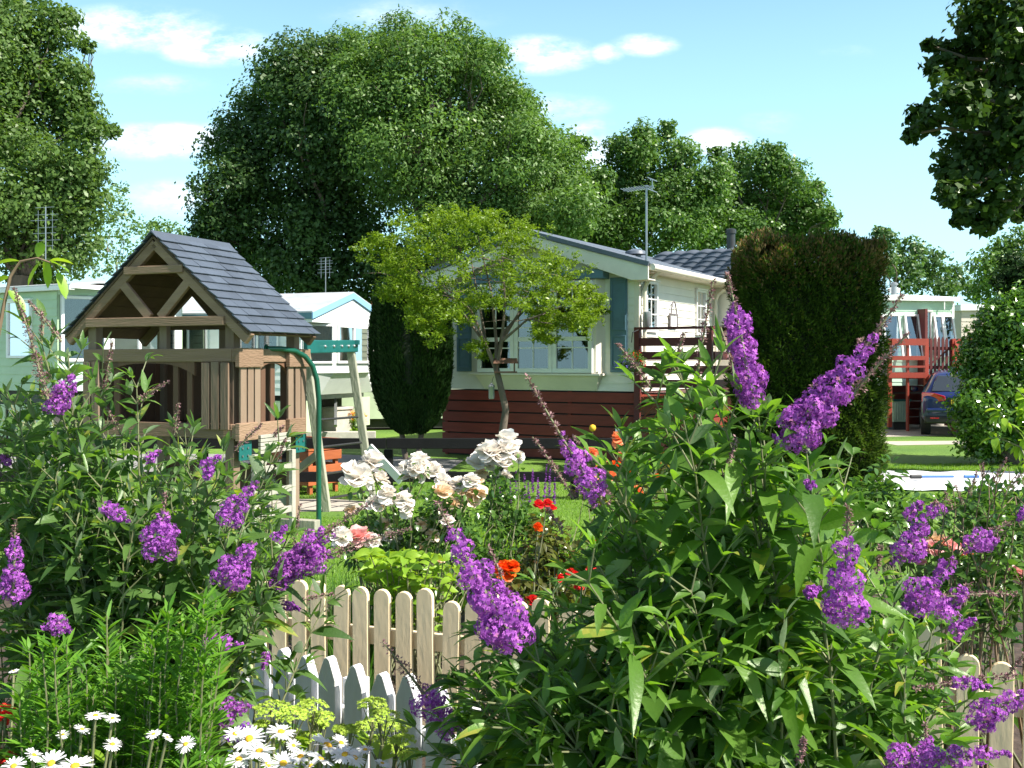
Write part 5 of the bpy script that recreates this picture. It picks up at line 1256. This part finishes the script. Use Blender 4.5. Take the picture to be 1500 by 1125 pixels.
rose_bush('tall bush of big creamy white roses behind the cream pickets', 600, 5.6,
    [(525,692,24,w_,0,1),(541,672,18,w_,.1,1),(610,676,12,w_,.1,1),(650,700,12,w_,.0,1),(560,700,12,w_,.1,1),(690,700,12,w_,-.1,1),(600,745,12,w_,-.1,1),(545,790,12,w_,-.2,1),(640,820,9,c_,-.2,1),(655,760,10,w_,-.2,1),(575,722,26,w_,-.1,3),(600,690,22,w_,.1,3),(628,680,26,w_,.15,3),(677,705,24,w_,.0,3),(694,716,20,c_,.1,1),(652,717,15,c_,-.1,1),(590,712,16,w_,.2,2),(573,790-8,13,w_,.1,1),(560,765,12,c_,.2,1),(499,783,15,w_,-.3,1),(528,780,16,'petal_pink',-.2,1),(620,766,9,c_,0,1),(634,782,9,c_,0,1),(618,800,10,c_,0,1),(666,736,11,c_,.1,1),(512,745,8,c_,0,1),(556,742,6,c_,0,1)],
    [(560,780,50,440),(620,780,55,520),(680,775,50,460),(600,830,60,480),(520,790,35,240),(700,830,50,420),(640,740,40,240)])
rose_bush('white rose with one flat topped cluster standing above the others', 735, 6.2,
    [(731,658,34,w_,0,7),(720,690,12,w_,0,2),(742,694,9,w_,.1,1),(705,690,10,c_,.1,1),(760,668,8,w_,0,1)],
    [(735,740,34,260),(745,800,50,420),(770,760,36,240),(730,700,24,120),(790,830,50,360)])
p_, o_, r_ = 'petal_peach', 'petal_orange', 'petal_red'
rose_bush('coral and peach rose bush left of the large buddleia', 890, 6.0,
    [(865,660,17,p_,-.5,2),(908,643,11,p_,-.5,1),(893,694,11,p_,-.6,1),(925,690,9,o_,-.5,1),(872,690,9,p_,-.6,1),(960,700,8,o_,-.6,1),(980,665,9,p_,-.4,1),(912,666,8,p_,.1,1),(900,682,9,o_,0,1),(880,672,8,p_,.1,1),(934,718,10,p_,-.2,1),(905,735,7,o_,0,1),(940,746,11,o_,-.2,2),(965,676,7,p_,0,1),(1015,648,9,p_,.1,1),(1022,660,7,o_,.1,1),(935,773,9,r_,-.2,1),(925,760,6,r_,0,1),(868,786,8,r_,0,1),(950,786,7,r_,-.2,1)],
    [(900,740,45,300),(870,720,30,160),(930,790,55,300),(960,730,40,200)], 'lf_rose_red')
rose_bush('red and orange rose bush behind the long centre flower spike', 790, 4.9,
    [(800,742,14,r_,0,3),(788,772,12,o_,.1,2),(741,832,15,o_,-.2,1),(752,828,9,o_,-.2,1),(842,836,11,r_,-.1,1),(848,856,7,r_,-.1,1),(778,876,8,r_,-.2,1),(820,845,6,r_,0,1),(868,828,9,r_,0,1),(900,845,7,r_,0,1)],
    [(790,800,40,240),(760,860,45,320),(830,860,50,320),(820,800,30,160)], 'lf_rose_red')
rose_bush('pink and peach rose bush low at the right behind the buddleia', 1400, 3.9,
    [(1372,790,14,'petal_cream',0,1),(1368,800,12,'petal_pink',-.05,1),(1390,796,16,'petal_pink',0,1),(1404,795,12,'petal_pink',.1,1),(1352,800,9,'petal_pink',0,1),(1497,838,15,'petal_pink',-.2,1),(1418,812,8,'petal_peach',0,1),(1350,822,7,'petal_pink',0,1)],
    [(1430,740,36,300),(1470,760,50,400),(1300,720,30,260),(1250,740,30,160),(1330,900,50,300),(1470,880,50,300),(1450,820,60,300),(1340,760,34,160),(1280,750,50,240),(1400,850,50,240),(1320,800,40,160)], 'lf_rose', L=.045)
# ---- spiky bits of the border
def salvia():
    base = P(760, 900, 6.9)*np.array((1,1,0)); t = thing('salvia_plant', 'thin upright violet flower spikes rising from grassy leaves left of the red roses', 'flowers', base)
    for (px, y0, y1) in ((733,690,745),(756,690,728),(769,695,735),(780,688,722),(797,680,735),(804,685,730),(700,672,700),(775,705,738),(765,718,745),(788,700,735),(812,700,740),(747,705,740)):
        a = P(px, y1, 6.9+rng.uniform(-.2,.3))-base; b = P(px+rng.normal()*2, y0, 6.9)-base; n = 110; tt = rng.random((n,1)); c = a+(b-a)*tt
        acc = Acc(); an = rng.uniform(0,2*np.pi,n); o = np.stack((np.cos(an), np.sin(an), np.full(n,.6)), 1); acc.blades(c, o, .020*(1.15-tt[:,0]*.7), .010, S=1, droop=0, prof='lance'); acc.build('flower_spike', M['salvia'], t, False)
    a = Acc(); n = 340; p = np.stack((rng.uniform(-.45,.4,n), rng.uniform(-.2,.2,n), np.zeros(n)), 1); d = rng.normal(size=(n,3))*.16; d[:,2] = 1
    a.blades(p, d, rng.uniform(.45,.78,n), .018, droop=.12, fold=.2, prof='grass', S=5); a.build('leaves', M['lf_lime'], t)
salvia()
def grassy(label, px0, px1, pt, d, n, mat, name='ornamental_grass', h=.7, w_=.012, spread=.2, droop=.25, cat='grass clump'):
    base = P((px0+px1)/2, 900, d)*np.array((1,1,0)); t = thing(name, label, cat, base); hw = (px1-px0)/2/F*d
    a = Acc(); p = np.stack((rng.uniform(-hw,hw,n), rng.uniform(-.15,.15,n), np.zeros(n)), 1); dd = rng.normal(size=(n,3))*spread; dd[:,2] = 1
    a.blades(p, dd, rng.uniform(.6,1.05,n)*h, w_, droop=droop, fold=.2, prof='grass', S=7); a.build('blades', M[mat], t)
grassy('dark green strappy clump at the left end of the cream pickets', 465, 545, 780, 5.0, 420, 'grass_dark', h=.85, w_=.011)
def broad_lime():
    d = 5.0; base = P(600, 900, d)*np.array((1,1,0)); t = thing('hydrangea_plant', 'bright lime broad leaved plant just above the cream pickets', 'plant', base)
    a = Acc(); st = MB()
    for i in range(46):
        tip = P(rng.uniform(535,670), rng.uniform(808,860), d+rng.uniform(-.2,.25))-base; q = wobble((rng.normal()*.1,0,0), tip, 6, .05); st.tube(q, list(np.linspace(.005,.003,6)), 5)
        for j in (3,4,5):
            an = rng.uniform(0,6.28); o = np.array([(math.cos(an+k*math.pi/2*(2 if j < 5 else 1)), math.sin(an+k*math.pi/2*(2 if j < 5 else 1)), rng.uniform(.3,1.3)) for k in range(2 if j < 5 else 4)])
            a.blades(np.repeat(q[j][None], len(o), 0), o, rng.uniform(.07,.12), rng.uniform(.032,.05), S=4, prof='ovate', droop=.5, fold=.25, roll=rng.normal(size=len(o))*.5)
    a.build('foliage', M['lf_lime'], t); st.build('stems', M['stem_green'], t, True)
broad_lime()
# ================================================================ BUDDLEIA
FL = None
def floret_batch(acc, c, nrm, size):
    n = len(c); nrm = unit(nrm+rng.normal(size=(n,3))*.35); a = unit(np.cross(nrm, rdir(n))); b = np.cross(nrm, a); s = (size*rng.uniform(.75,1.25,n))[:,None]
    vs = []
    for k in range(4):
        t0 = k*math.pi/2; u = a*math.cos(t0)+b*math.sin(t0); v = -a*math.sin(t0)+b*math.cos(t0)
        vs += [c, c+u*s*.45+v*s*.34+nrm*s*.12, c+u*s*.95+nrm*s*.02, c+u*s*.45-v*s*.34+nrm*s*.12]
    vs = np.stack(vs, 1).reshape(-1, 3); fs = np.arange(16*n).reshape(-1, 4); acc.add(vs, fs[:, ::-1], np.repeat(rng.random(n)*.99, 4))
def panicle(parent, A, B, wd, fresh=(0.,.75), mat='bud_purple', dens=1.0, curve=.06, size=.0044, tiplen=None):
    """A base, B tip in parent coords; florets on small round cymes along the axis; tip carries buds"""
    wd = wd*.97; A = np.asarray(A, float); B = np.asarray(B, float); L_ = np.linalg.norm(B-A); ax = (B-A)/L_; sag = np.array((0,0,curve*L_))
    x = unit(np.cross(ax, (.2,.9,.3))); y = np.cross(ax, x)
    pos = lambda t: A+(B-A)*t[:,None]+sag*(np.sin(np.pi*t))[:,None]
    K = int(np.clip(L_/.013, 6, 30)); fa = Acc(); ba = Acc()
    for i in range(K):
        t0 = (i+.5)/K; taper = (1-t0)**.75*.95+.08; 
        if t0 < .12: taper *= .75+2*t0
        ph = rng.random()*6.28; m_ = 4
        r = wd/2*taper*(1 if fresh[0] <= t0 <= fresh[1] else .55)*rng.uniform(.72,1.25)*(.86+.2*math.sin(i*1.7+A[0]*40))
        for k in range(m_):
            an = ph+k*2*np.pi/m_+rng.normal()*.25; o = x*math.cos(an)+y*math.sin(an); c = pos(np.array([t0+rng.normal()*.3/K]))[0]+o*r*.58+ax*r*.15; br = r*.56
            isf = fresh[0]-.02+rng.normal()*.03 <= t0 <= fresh[1]+rng.normal()*.05
            if isf:
                n = int(dens*max(8, 3.2*(br/size)**2)); n = min(n, 80); d = rdir(n); d = unit(d+o*.55); floret_batch(fa, c+d*br*rng.uniform(.8,1.08,(n,1)), d, size)
            else:
                n = int(dens*max(6, min(30, 2.6*(br/(size*.7))**2))); d = rdir(n); ba.blades(c+d*br*.6, d+ax*.4+o*.5, size*1.7, size*.9, S=2, droop=0)
    st = MB(); tt = np.linspace(0, 1, 9); st.tube(pos(tt), list(np.linspace(wd*.05+.001, .0012, 9)), 6)
    so_ = st.build('flower_spike', M['stem_green'], parent, True)
    if fa.v: fa.build('florets', M[mat], so_, False)
    if ba.v: ba.build('buds', M['bud_dull'], so_, False)
def shrub(label, base, tips, spikes, mat, leafL, leafW, nodes=7, seed=1, name='buddleia_bush', stem='stem_green', lw=.0045, axil=.8, reach=.55):
    t = thing(name, label, 'shrub', base); base = np.asarray(base); a = Acc(); st = MB()
    for tip in tips:
        tip = np.asarray(tip)-base; root = np.array((tip[0]*.25+rng.normal()*.12, tip[1]*.35+rng.normal()*.08, 0)); lean = tip-root
        mid_ = root+lean*np.array((.35,.35,.6)); n = 12; tt = np.linspace(0, 1, n)[:,None]
        q = (1-tt)**2*root+2*(1-tt)*tt*mid_+tt**2*tip; q += rng.normal(size=q.shape)*.006*np.sin(np.pi*tt); st.tube(q, list(np.linspace(lw*1.8, lw*.45, n)), 6)
        Lq = np.linalg.norm(lean); step = min(.062, reach*Lq/nodes); ph = rng.random()*6.28
        for k in range(nodes):
            s = 1-k*step*rng.uniform(.9,1.1)/Lq-.005
            if s < .1: break
            p = np.array([np.interp(s, tt[:,0], q[:,j]) for j in range(3)]); ax = unit(q[-1]-q[-3]) if k < 3 else unit(p-q[max(0, int(s*n)-2)]+1e-6)
            x = unit(np.cross(ax, (.1,.95,.2))); y = np.cross(ax, x); ph += math.pi/2+rng.normal()*.2; f = min(1, .45+.2*k)
            an = np.array((ph, ph+math.pi)); o = np.cos(an)[:,None]*x+np.sin(an)[:,None]*y+ax*(.75-.06*k)
            a.blades(np.repeat(p[None], 2, 0), o, leafL*f*rng.uniform(.6,1.15), leafW*f*rng.uniform(.7,1.25,2), droop=rng.uniform(.05,.75,2), fold=.28, S=7, wave=.045, roll=rng.normal(size=2)*.35)
            if rng.random() < axil:   # short side shoot in the axil
                for o1 in o:
                    m_ = rng.integers(3, 7); e = p+unit(o1+ax*.8)*rng.uniform(.03,.09); an2 = rng.uniform(0,6.28,m_); o2 = unit(o1)*.7+ax*.6+np.stack((np.cos(an2), np.sin(an2), rng.normal(size=m_)*.3), 1)*.7
                    a.blades(np.repeat(e[None], m_, 0), o2, leafL*rng.uniform(.25,.6,m_), leafW*rng.uniform(.22,.5,m_), droop=rng.uniform(0,.5,m_), fold=.3, S=5, wave=.04)
                    st.tube([p, e], [.0022,.0015], 5)
    a.build('foliage', M[mat], t); st.build('stems', M[stem], t, True)
    for sp in spikes: (A, B, wd, fr, mt) = sp[:5]; panicle(t, np.asarray(A)-base, np.asarray(B)-base, wd, fr, mt, dens=sp[5] if len(sp) > 5 else 1.0, curve=sp[6] if len(sp) > 6 else .03)
    return t
def inpoly(x, y, poly):
    c = False; j = len(poly)-1
    for i in range(len(poly)):
        if (poly[i][1] > y) != (poly[j][1] > y) and x < (poly[j][0]-poly[i][0])*(y-poly[i][1])/(poly[j][1]-poly[i][1])+poly[i][0]: c = not c
        j = i
    return c
def sample_poly(poly, n, d0, d1, mind=0):
    xs = [p[0] for p in poly]; ys = [p[1] for p in poly]; out = []; tries = 0
    while len(out) < n and tries < 60000:
        tries += 1; x, y = rng.uniform(min(xs), max(xs)), rng.uniform(min(ys), max(ys))
        if inpoly(x, y, poly) and all((x-a)**2+(y-b)**2 > mind**2 for a, b in out): out.append((x, y))
        elif tries % 4000 == 0: mind *= .8
    return [P(x, y, rng.uniform(d0, d1)) for x, y in out]
def SP(x0, y0, x1, y1, w_, d, fr=(0,.8), mat='bud_purple', dd=0.0, dens=1.0, curve=.03):
    return (P(x0, y0, d), P(x1, y1, d+dd), w_/F*d, fr, mat, dens, curve)
right_poly = [(950,1118),(640,1125),(690,1010),(735,940),(790,870),(860,800),(880,690),(925,640),(950,600),(985,560),(1040,570),(1075,610),(1130,640),(1180,660),(1235,690),(1290,760),(1330,830),(1400,870),(1440,950),(1430,1020),(1400,1125)]
tips = sample_poly(right_poly, 100, 1.88, 2.75, 32)
tips += sample_poly([(640,1125),(665,1030),(700,960),(780,930),(830,1000),(820,1125)], 22, 1.9, 2.3, 20)
tips += [P(985,520,2.0), P(1110,600,1.95), P(960,585,2.0), P(1040,560,1.9), P(1180,650,1.9), P(1000,610,1.85), P(900,700,1.9), P(860,850,1.8)]
rs = [SP(1325,760,1352,735,22,1.95,(0,1)),SP(1395,930,1430,905,20,1.8,(0,1)),SP(1490,760,1520,740,20,2.0,(0,1)),SP(758,945,640,735,74,1.62,(0,.80),'bud_purple',0,1,-.03),
      SP(885,738,772,552,44,1.85,(0,.50),'bud_purple',0,1,-.02),
      SP(1105,598,1066,402,62,1.9,(0,.72),'bud_purple'),
      SP(1148,655,1322,432,66,1.85,(0,.74),'bud_purple',0,1,-.03),
      SP(1236,918,1243,740,60,1.72,(0,.72),'bud_purple'),
      SP(1318,828,1372,735,50,1.8,(0,.9),'bud_purple'),
      SP(1335,900,1400,815,58,1.75,(0,.9),'bud_purple'),SP(1378,905,1420,855,40,1.8,(0,.8)),
      SP(1420,1062,1530,1005,48,1.85,(0,1)),SP(1300,1122,1480,1104,52,1.9,(0,1),'bud_purple',0,1,.02),SP(1395,1000,1450,1006,26,1.9,(0,1)),
      SP(665,1080,560,940,58,2.3,(0,.42),'bud_purple',0,.7),
      SP(1412,806,1480,765,36,1.95,(0,.6)),SP(1180,872,1200,862,26,1.8,(0,1)),SP(1434,800,1465,790,26,2.3,(0,1)),
      SP(1360,1105,1355,1060,26,2.0,(0,.5)),SP(1350,880,1490,870,14,2.0,(-1,-1)),SP(1400,1000,1490,990,13,2.0,(-1,-1)),SP(1022,545,1045,410,30,2.0,(-1,-1)),SP(985,545,1002,488,22,2.0,(-1,-1)),
      SP(955,570,905,505,22,2.0,(-1,-1)),SP(1240,590,1330,490,34,1.95,(-1,-1)),SP(1195,650,1190,565,14,1.9,(-1,-1)),SP(1170,1118,1178,1080,20,1.8,(-1,-1)),SP(880,700,840,640,12,2.0,(-1,-1)),
      SP(1285,840,1290,800,12,2.0,(-1,-1)),SP(825,780,800,745,16,1.9,(-1,-1)),SP(740,860,715,800,12,1.8,(-1,-1)),SP(1190,715,1180,705,16,1.9,(0,1)),SP(1080,640,1060,700,10,1.9,(-1,-1)),SP(840,730,780,640,14,2.0,(-1,-1)),
      SP(1055,480,1080,560,30,2.0,(-1,-1)),SP(1470,1000,1500,960,14,2.1,(-1,-1)),SP(1340,1010,1420,1000,10,2.0,(-1,-1))]
shrub('large purple buddleia with broad green leaves filling the right foreground', (.72, 2.45, 0), tips, rs, 'lf_bud', .155, .045, nodes=12, lw=.0036, reach=.8)
left_poly = [(0,640),(30,560),(75,560),(130,600),(200,668),(300,668),(370,700),(395,725),(425,780),(425,850),(370,900),(350,950),(330,1010),(300,1010),(120,960),(0,960)]
tips = sample_poly(left_poly, 125, 2.7, 3.5, 25)
tips += [P(100,520,2.8), P(150,545,2.9), P(60,500,2.8), P(200,565,2.9), P(270,625,3.0), P(410,650,3.1), P(20,590,2.8), P(480,880,3.2)]
ls = [SP(215,675,235,660,16,2.6,(0,1)),SP(405,790,420,770,18,2.6,(0,1)),SP(300,700,312,690,14,2.6,(0,1)),SP(20,875,22,765,48,2.45,(0,.75)),SP(232,818,243,720,52,2.55,(0,.62)),SP(328,765,378,705,42,2.6,(0,1),'bud_purple'),
      SP(330,858,372,795,60,2.5,(0,1),'bud_purple'),SP(150,740,190,765,36,2.55,(0,1)),SP(405,842,545,735,42,2.9,(0,.55)),SP(395,852,600,775,40,2.9,(0,.42)),
      SP(296,688,322,668,30,2.6,(0,1)),SP(78,602,108,548,44,2.75,(0,1),'bud_purple'),SP(70,910,105,925,34,2.5,(0,1)),SP(300,942,358,945,36,2.5,(0,1)),SP(412,885,440,893,20,3.0,(0,1)),
      SP(390,955,385,980,20,2.8,(0,1)),SP(0,665,15,680,22,2.8,(0,1)),SP(325,1045,368,1035,36,2.6,(0,1)),SP(335,1085,378,1065,40,2.6,(0,1),'bud_violet'),SP(70,585,20,420,34,2.7,(-1,-1)),
      SP(150,590,165,500,26,2.9,(-1,-1)),SP(255,640,262,590,22,3.0,(-1,-1)),SP(345,660,385,620,18,3.0,(-1,-1)),SP(60,500,62,455,14,2.8,(-1,-1)),SP(200,590,245,560,18,2.9,(-1,-1)),
      SP(180,640,130,560,18,2.9,(-1,-1)),SP(430,800,440,740,12,3.0,(-1,-1)),SP(390,720,420,640,14,3.1,(-1,-1)),SP(440,880,490,870,10,3.0,(-1,-1)),SP(400,640,415,625,16,3.1,(-1,-1)),SP(90,500,40,440,20,2.75,(-1,-1))]
shrub('purple buddleia with greyer leaves filling the left side below the play tower', (-1.1, 3.1, 0), tips, ls, 'lf_bud2', .145, .040, nodes=9, lw=.0038)
# ---- feathery bright green plant, lower left
def feathery():
    base = (-.95, 2.35, 0); t = thing('willow_leaf_plant', 'bright green feathery narrow leaved plant at the lower left', 'plant', base); b = np.array(base); a = Acc(); st = MB()
    poly = [(20,1000),(60,900),(130,950),(150,870),(200,960),(240,880),(330,870),(330,960),(300,1040),(330,1125),(20,1125)]
    for tip in sample_poly(poly, 95, 2.15, 2.6, 16):
        tip = tip-b; root = np.array((tip[0]*.5, tip[1]*.5, 0)); q = wobble(root, tip, 8, .02); st.tube(q, list(np.linspace(.004,.0015,8)), 5)
        n = 80; s = 1-rng.random(n)**1.2*.42; p = np.stack([np.interp(s, np.linspace(0,1,8), q[:,j]) for j in range(3)], 1); an = rng.uniform(0,6.28,n)
        o = np.stack((np.cos(an), np.sin(an), rng.uniform(.4,1.3,n)), 1); a.blades(p, o, rng.uniform(.04,.075,n), .0085, droop=.15, fold=.2, S=3)
    a.build('foliage', M['lf_feather'], t); st.build('stems', M['stem_green'], t, True)
feathery()
def sedum():
    base = (-.62, 2.62, 0); t = thing('sedum_plant', 'lime green flat topped sedum in front of the white pickets', 'plant', base); b = np.array(base); a = Acc(); st = MB()
    for (px, py, r) in ((400,1040,30),(428,1048,24),(455,1036,26),(470,1052,20),(420,1078,24),(452,1080,18),(385,1062,14),(545,1032,22),(560,1050,26),(535,1064,18),(580,1066,22),(590,1085,20),(555,1085,18),(510,1070,16),(485,1088,14),(600,1105,18),(498,1068,12),(575,1100,20),(470,1062,12)):
        d = 2.6+rng.uniform(-.08,.12); c = P(px, py, d)-b; rr = r/F*d; n = 420; an = rng.uniform(0,6.28,n); q = np.sqrt(rng.random(n)); lump = .10*np.sin(an*5+px)
        p = c+np.stack((rr*q*np.cos(an), rr*q*np.sin(an), rr*(.38*(1-q**2)+lump*q)+rng.normal(size=n)*.0015), 1); acc = Acc()
        floret_batch(acc, p, np.stack((np.cos(an)*q*.6, np.sin(an)*q*.6, np.ones(n)), 1), .0042); acc.build('flower_head', M['sedum'], t, False)
        for k in range(7):
            e = p[rng.integers(n)]-np.array((0,0,.004)); st.tube([c-np.array((0,0,.07)), e], [.002,.0012], 4)
        st.tube(wobble(np.array((c[0]*.5,c[1]*.5,0)), c-np.array((0,0,.07)), 6, .03), [.005]*6, 6)
        m_ = 16; s = rng.uniform(.55,.97,m_); pp = np.array((c[0]*.5,c[1]*.5,0))*(1-s[:,None])+(c-np.array((0,0,.06)))*s[:,None]; an = rng.uniform(0,6.28,m_)
        a.blades(pp, np.stack((np.cos(an), np.sin(an), np.full(m_,.5)), 1), rng.uniform(.045,.07,m_), .026, S=4, prof='ovate', droop=.1, fold=.2)
    a.build('foliage', M['lf_lime'], t); st.build('stems', M['stem_green'], t, True)
sedum()
def daisies(label, base, heads, mat='petal_daisy'):
    t = thing('daisy_plant', label, 'flowers', base); b = np.array(base); st = MB(); a = Acc()
    for (px, py, r, d) in heads:
        c = P(px, py, d)-b; rr = r/F*d*rng.uniform(.7,.95); up = unit(np.array((rng.normal()*.4+.2, rng.normal()*.25-.25, 1.))); x = unit(np.cross(up, (.1,1,.1))); y = np.cross(up, x); n = 22
        an = np.arange(n)*2*np.pi/n+rng.normal(size=n)*.05; o = np.cos(an)[:,None]*x+np.sin(an)[:,None]*y+up*rng.normal(size=(n,1))*.06
        acc = Acc(); vs, fs, n_, per = blades(c+o*rr*.2, o+up*.08, rr*.85, rr*.22, droop=.08, fold=.05, prof='petal', S=3); acc.add(vs, fs, np.repeat(rng.random(n)*.99, per)); h = acc.build('flower_head', M[mat], t, False)
        m_ = MB(); m_.lathe([(rr*.26,-rr*.03),(rr*.25,rr*.06),(rr*.16,rr*.13),(rr*.03,rr*.15)], (0,0,0), 12); e = m_.build('eye', M['daisy_eye'], h, True)
        e.matrix_local = Matrix.Translation(V(c)) @ V(up).to_track_quat('Z', 'Y').to_matrix().to_4x4()
        q = wobble(np.array((c[0]*.6, c[1]*.6, 0)), c-up*rr*.1, 7, .03); st.tube(q, [.003]*7, 6); k = 9; s = rng.uniform(.35,.92,k)
        p = np.stack([np.interp(s, np.linspace(0,1,7), q[:,j]) for j in range(3)], 1); an = rng.uniform(0,6.28,k); a.blades(p, np.stack((np.cos(an), np.sin(an), np.full(k,.6)), 1), rng.uniform(.05,.09,k), .016, S=4, droop=.3)
    a.build('foliage', M['lf_lime'], t); st.build('stems', M['stem_green'], t, True)
daisies('white daisies with yellow eyes below the lime sedum', (-.55,2.4,0), [(365,1082,30,2.35),(412,1072,26,2.4),(480,1092,30,2.35),(520,1110,22,2.3),(440,1108,22,2.3),(350,1112,22,2.3),(392,1120,24,2.25),(500,1088,18,2.45),(455,1122,20,2.2),(430,1092,14,2.45),(560,1118,16,2.35),(300,1108,16,2.4),(345,1075,20,2.4),(380,1100,24,2.3),(505,1105,26,2.25),(470,1112,22,2.25),(415,1118,26,2.2),(535,1098,16,2.4)])
daisies('white daisies half buried in the feathery plant at the lower left', (-1.15,2.25,0), [(75,1118,30,2.0),(110,1122,30,2.0),(20,1122,22,2.0),(140,1048,18,2.15),(165,1052,14,2.15),(120,1068,14,2.2),(92,1076,12,2.2),(165,1090,15,2.1),(225,1075,12,2.1),(245,1080,12,2.1),(272,1090,20,2.05),(50,1106,20,2.05),(20,983,8,2.4)])
def arching_grass():
    base = (-1.22, 2.3, 0); t = thing('sedge_clump', 'straw tipped arching grass blades at the left edge', 'grass clump', base); a = Acc(); n = 34
    b = np.array(base); tipx = rng.uniform(0,70,n); p = np.stack((rng.uniform(-.15,.05,n), rng.uniform(-.05,.1,n), np.zeros(n)), 1); d = np.stack((rng.uniform(-.12,.22,n), rng.normal(size=n)*.1, np.ones(n)), 1)
    a.blades(p, d, rng.uniform(.85,1.15,n), .007, droop=.22, fold=.2, prof='grass', S=12); a.build('blades', M['lf_feather'], t)
    t = thing('geranium_plant', 'red flowered geranium just inside the left edge', 'flowers', (-1.24,2.4,0)); b = np.array((-1.24,2.4,0)); st = MB(); la = Acc()
    for (px, py) in ((3,1040),(8,1048),(0,1105),(12,1112)):
        c = P(px, py, 2.3)-b; acc = Acc(); leafy_cluster(acc, c, (.014,.014,.010), 26, .016, .014, .2, S=2, prof='petal'); acc.build('bloom', M['geranium'], t); st.tube([(0,0,0), c], [.004,.003], 5)
        leafy_cluster(la, c-np.array((0,0,.12)), (.06,.05,.05), 22, .04, .04, .2, S=3, prof='ovate')
    la.build('foliage', M['lf_mid'], t); st.build('stems', M['stem_green'], t)
arching_grass()
def twigs():
    # leafy climber shoot crossing the left caravan
    d = 2.9; base = P(-10, 900, d)*np.array((1,1,0)); t = thing('climber_shoot', 'thin leafy climber shoot arching over the left caravan', 'plant', base)
    path = [(-14,640),(-8,520),(5,450),(15,405),(30,383),(55,378),(75,385),(85,400)]; q = np.array([P(a,b,d)-base for a, b in path]); q = np.vstack(([0,0,0], q))
    MB().tube(q, list(np.linspace(.007,.002,len(q))), 6).build('stem', M['stem_brown'], t, True); a = Acc()
    for (px, py, dx, dz) in ((30,383,-.5,.1),(55,377,.2,.8),(72,382,1,.25),(74,384,1,-.15),(80,392,.3,-1),(84,398,.5,-1),(60,383,-.6,-.7),(15,405,-1,-.2),(8,440,-.9,.3),(12,425,.7,-.6),(5,455,.8,-.3),(66,380,.0,-1)):
        a.blades((P(px,py,d)-base)[None], np.array([[dx, rng.normal()*.4, dz]]), .065, .03, S=5, prof='ovate', droop=.3, fold=.2)
    a.build('foliage', M['lf_lime'], t)
    # yellow green sapling, right edge
    d = 5.5; base = P(1500, 900, d)*np.array((1,1,0)); t = thing('young_sapling', 'yellow green leafy sapling shoots at the right edge before the round bush', 'plant', base); a = Acc(); st = MB()
    for path in ([(1520,760),(1512,680),(1500,640),(1470,612),(1455,592)], [(1520,760),(1515,700),(1495,655),(1460,640),(1452,642)], [(1520,760),(1515,640),(1508,590),(1490,570)], [(1520,760),(1510,620),(1495,600)]):
        q = np.array([P(x_,y_,d+rng.normal()*.05)-base for x_, y_ in path]); q = np.vstack(([0.05,0,0], q)); st.tube(q, list(np.linspace(.009,.002,len(q))), 6)
        for k in range(26):
            s = rng.uniform(2, len(q)-1); i = int(s); p = q[i]+(q[min(i+1,len(q)-1)]-q[i])*(s-i); a.blades(p[None], rng.normal(size=(1,3))+np.array((-.3,0,-.1)), .058*rng.uniform(.8,1.3), .032, S=4, prof='ovate', droop=.4, fold=.15)
    a.build('foliage', M['lf_lime'], t); st.build('stems', M['stem_green'], t, True)
    # purple tipped bush at the right in front of the sheet
    d = 3.6; base = P(1440, 900, d)*np.array((1,1,0))
    tp = [P(x_, y_, d+rng.uniform(-.2,.3)) for x_, y_ in ((1420,715),(1440,700),(1462,690),(1480,705),(1400,745),(1450,740),(1490,740),(1425,765),(1385,735),(1475,775),(1500,700),(1410,780),(1440,800),(1500,780),(1380,770))]
    sp = [SP(x0,y0,x1,y1,w2,d,(-1,-1)) for x0,y0,x1,y1,w2 in ((1420,725,1432,690,16),(1455,705,1475,672,14),(1395,745,1385,722,16),(1480,715,1500,690,14),(1410,740,1400,712,14),(1440,700,1440,680,12))]
    sp += [SP(1370,755,1385,730,24,d,(0,.6)), ]
    shrub('small leafed bush with dull purple buds in front of the white sheet', base, tp, sp, 'lf_rose', .075, .036, nodes=8, lw=.004, name='spirea_bush', stem='stem_brown', axil=.5)
twigs()
